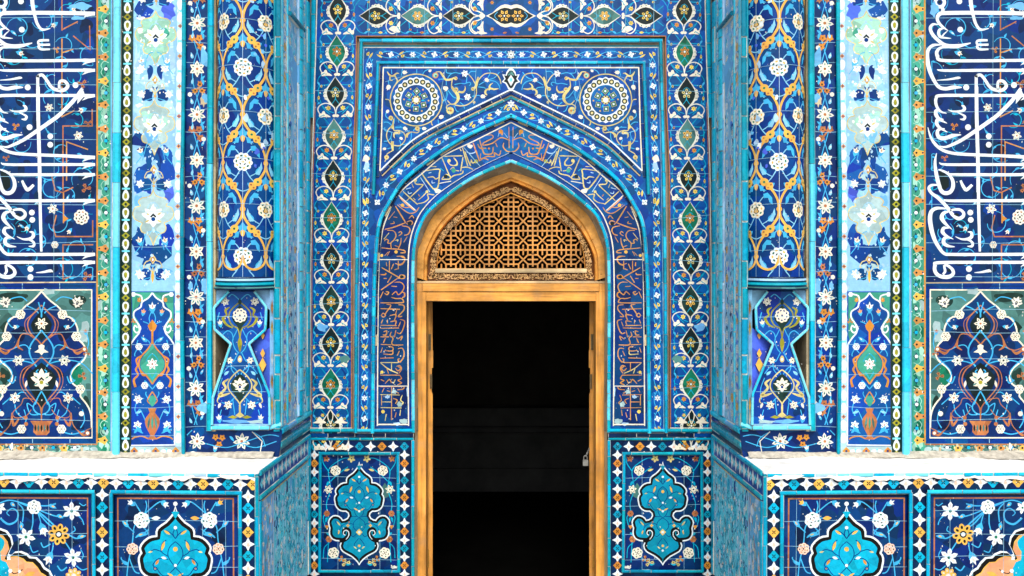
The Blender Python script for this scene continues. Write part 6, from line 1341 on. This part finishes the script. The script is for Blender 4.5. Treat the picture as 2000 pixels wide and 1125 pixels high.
# padlock on a hasp of the right-hand leaf
YK = 5.29; px, _, pz = W(1143.5, 903, YK)
lock = thing('padlock', 'small silver padlock hanging open-doored on the right leaf edge', 'padlock', (px, YK, pz-.035))
lock['label'] = 'small silver padlock hanging from a chain on the right door leaf'
mb = MB(); w, h = .018, .014
o = [(px-w, pz-.022), (px+w, pz-.022), (px+w*1.02, pz+.012), (px+w*.8, pz+.018), (px-w*.8, pz+.018), (px-w*1.02, pz+.012)]
mb.hexa([(x, YK-.010, z) for x, z in o], [(x, YK+.010, z) for x, z in o], STEEL); mb.build('lock_body', lock)
def tube(mb, path, r, mat, n=8):
    P = [Vector(p) for p in path]; V = []
    for i, p in enumerate(P):
        d = (P[min(i+1, len(P)-1)]-P[max(0, i-1)]).normalized(); u = d.cross(Vector((0, 1, .3))).normalized(); v = d.cross(u)
        V += [tuple(p+u*r*math.cos(2*PI*k/n)+v*r*math.sin(2*PI*k/n)) for k in range(n)]
    mb.add(V, [(i*n+k, i*n+(k+1) % n, (i+1)*n+(k+1) % n, (i+1)*n+k) for i in range(len(P)-1) for k in range(n)]+[tuple(range(n)), tuple((len(P)-1)*n+k for k in range(n))], mat)
mb = MB(); tube(mb, [(px-.012, YK, pz+.014), (px-.012, YK, pz+.034)]+[(px-.012*math.cos(a), YK, pz+.034+.012*math.sin(a)) for a in np.linspace(.3, PI-.3, 7)]+[(px+.012, YK, pz+.034), (px+.012, YK, pz+.014)], .0032, STEEL); mb.build('shackle', lock)
mb = MB(); hx = W(1149.5, 0, YK)[0]
for i in range(4):
    t_ = i/3; x, z = px+.004+(hx-px)*t_, pz+.046+.045*t_; n = 9
    tube(mb, [(x+.004*math.cos(a), YK+.004*math.sin(a)*(i % 2), z+.009*math.sin(a)) for a in np.linspace(0, 2*PI, n)], .0016, STEEL, 6)
mb.build('chain', lock)

# ================================================================ dark chamber behind the door
DK = plainmat('chamber_plaster', (.022, .021, .018), .9, 0, 3, .4); DF = plainmat('chamber_floor', (.0022, .0022, .002), .9, 0, 3, .4)  # near-black colours put the room's darkness into its surfaces
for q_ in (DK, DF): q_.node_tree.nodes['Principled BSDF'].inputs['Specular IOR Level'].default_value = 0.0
room = thing('inner_chamber', 'unlit dark chamber seen through the open doorway', 'room', (0, 7.4, 0))
Y0, Y1, XW, ZT = 5.62, 9.0, 2.3, 3.6
mb = MB()
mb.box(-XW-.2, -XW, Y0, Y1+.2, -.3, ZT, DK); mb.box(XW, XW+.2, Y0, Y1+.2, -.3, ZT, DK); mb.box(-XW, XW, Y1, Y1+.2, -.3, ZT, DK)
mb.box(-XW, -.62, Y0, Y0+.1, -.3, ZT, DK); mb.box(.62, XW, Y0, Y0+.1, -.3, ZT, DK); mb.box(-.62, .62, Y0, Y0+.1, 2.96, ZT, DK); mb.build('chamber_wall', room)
mb = MB(); mb.box(-XW-.2, XW+.2, Y0, Y1+.2, ZT, ZT+.2, DK); mb.build('chamber_ceiling', room)
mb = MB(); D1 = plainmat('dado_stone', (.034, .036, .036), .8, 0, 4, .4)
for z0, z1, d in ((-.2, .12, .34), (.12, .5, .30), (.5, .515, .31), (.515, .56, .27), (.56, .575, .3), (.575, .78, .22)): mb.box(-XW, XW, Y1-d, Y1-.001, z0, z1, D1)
mb.build('stepped_dado', room)
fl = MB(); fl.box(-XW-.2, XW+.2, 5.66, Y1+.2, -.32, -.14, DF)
o = fl.build('chamber_floor', None); o['kind'] = 'structure'
mb = MB(); mb.box(-.66, .66, YW-.1, 5.66, -.3, -.03, plainmat('threshold_stone', (.2, .18, .15), .85)); o = mb.build('threshold', None); o['kind'] = 'structure'
# ================================================================ paving of the lane in front
g = MB(); PV = plainmat('lane_paving', (.44, .40, .34), .9, 0, 1.5, .25)
g.add([(-60, -80, -.02), (60, -80, -.02), (60, 5.16, -.02), (-60, 5.16, -.02)], [(0, 1, 2, 3)], PV)
o = g.build('paving', None); o['kind'] = 'structure'
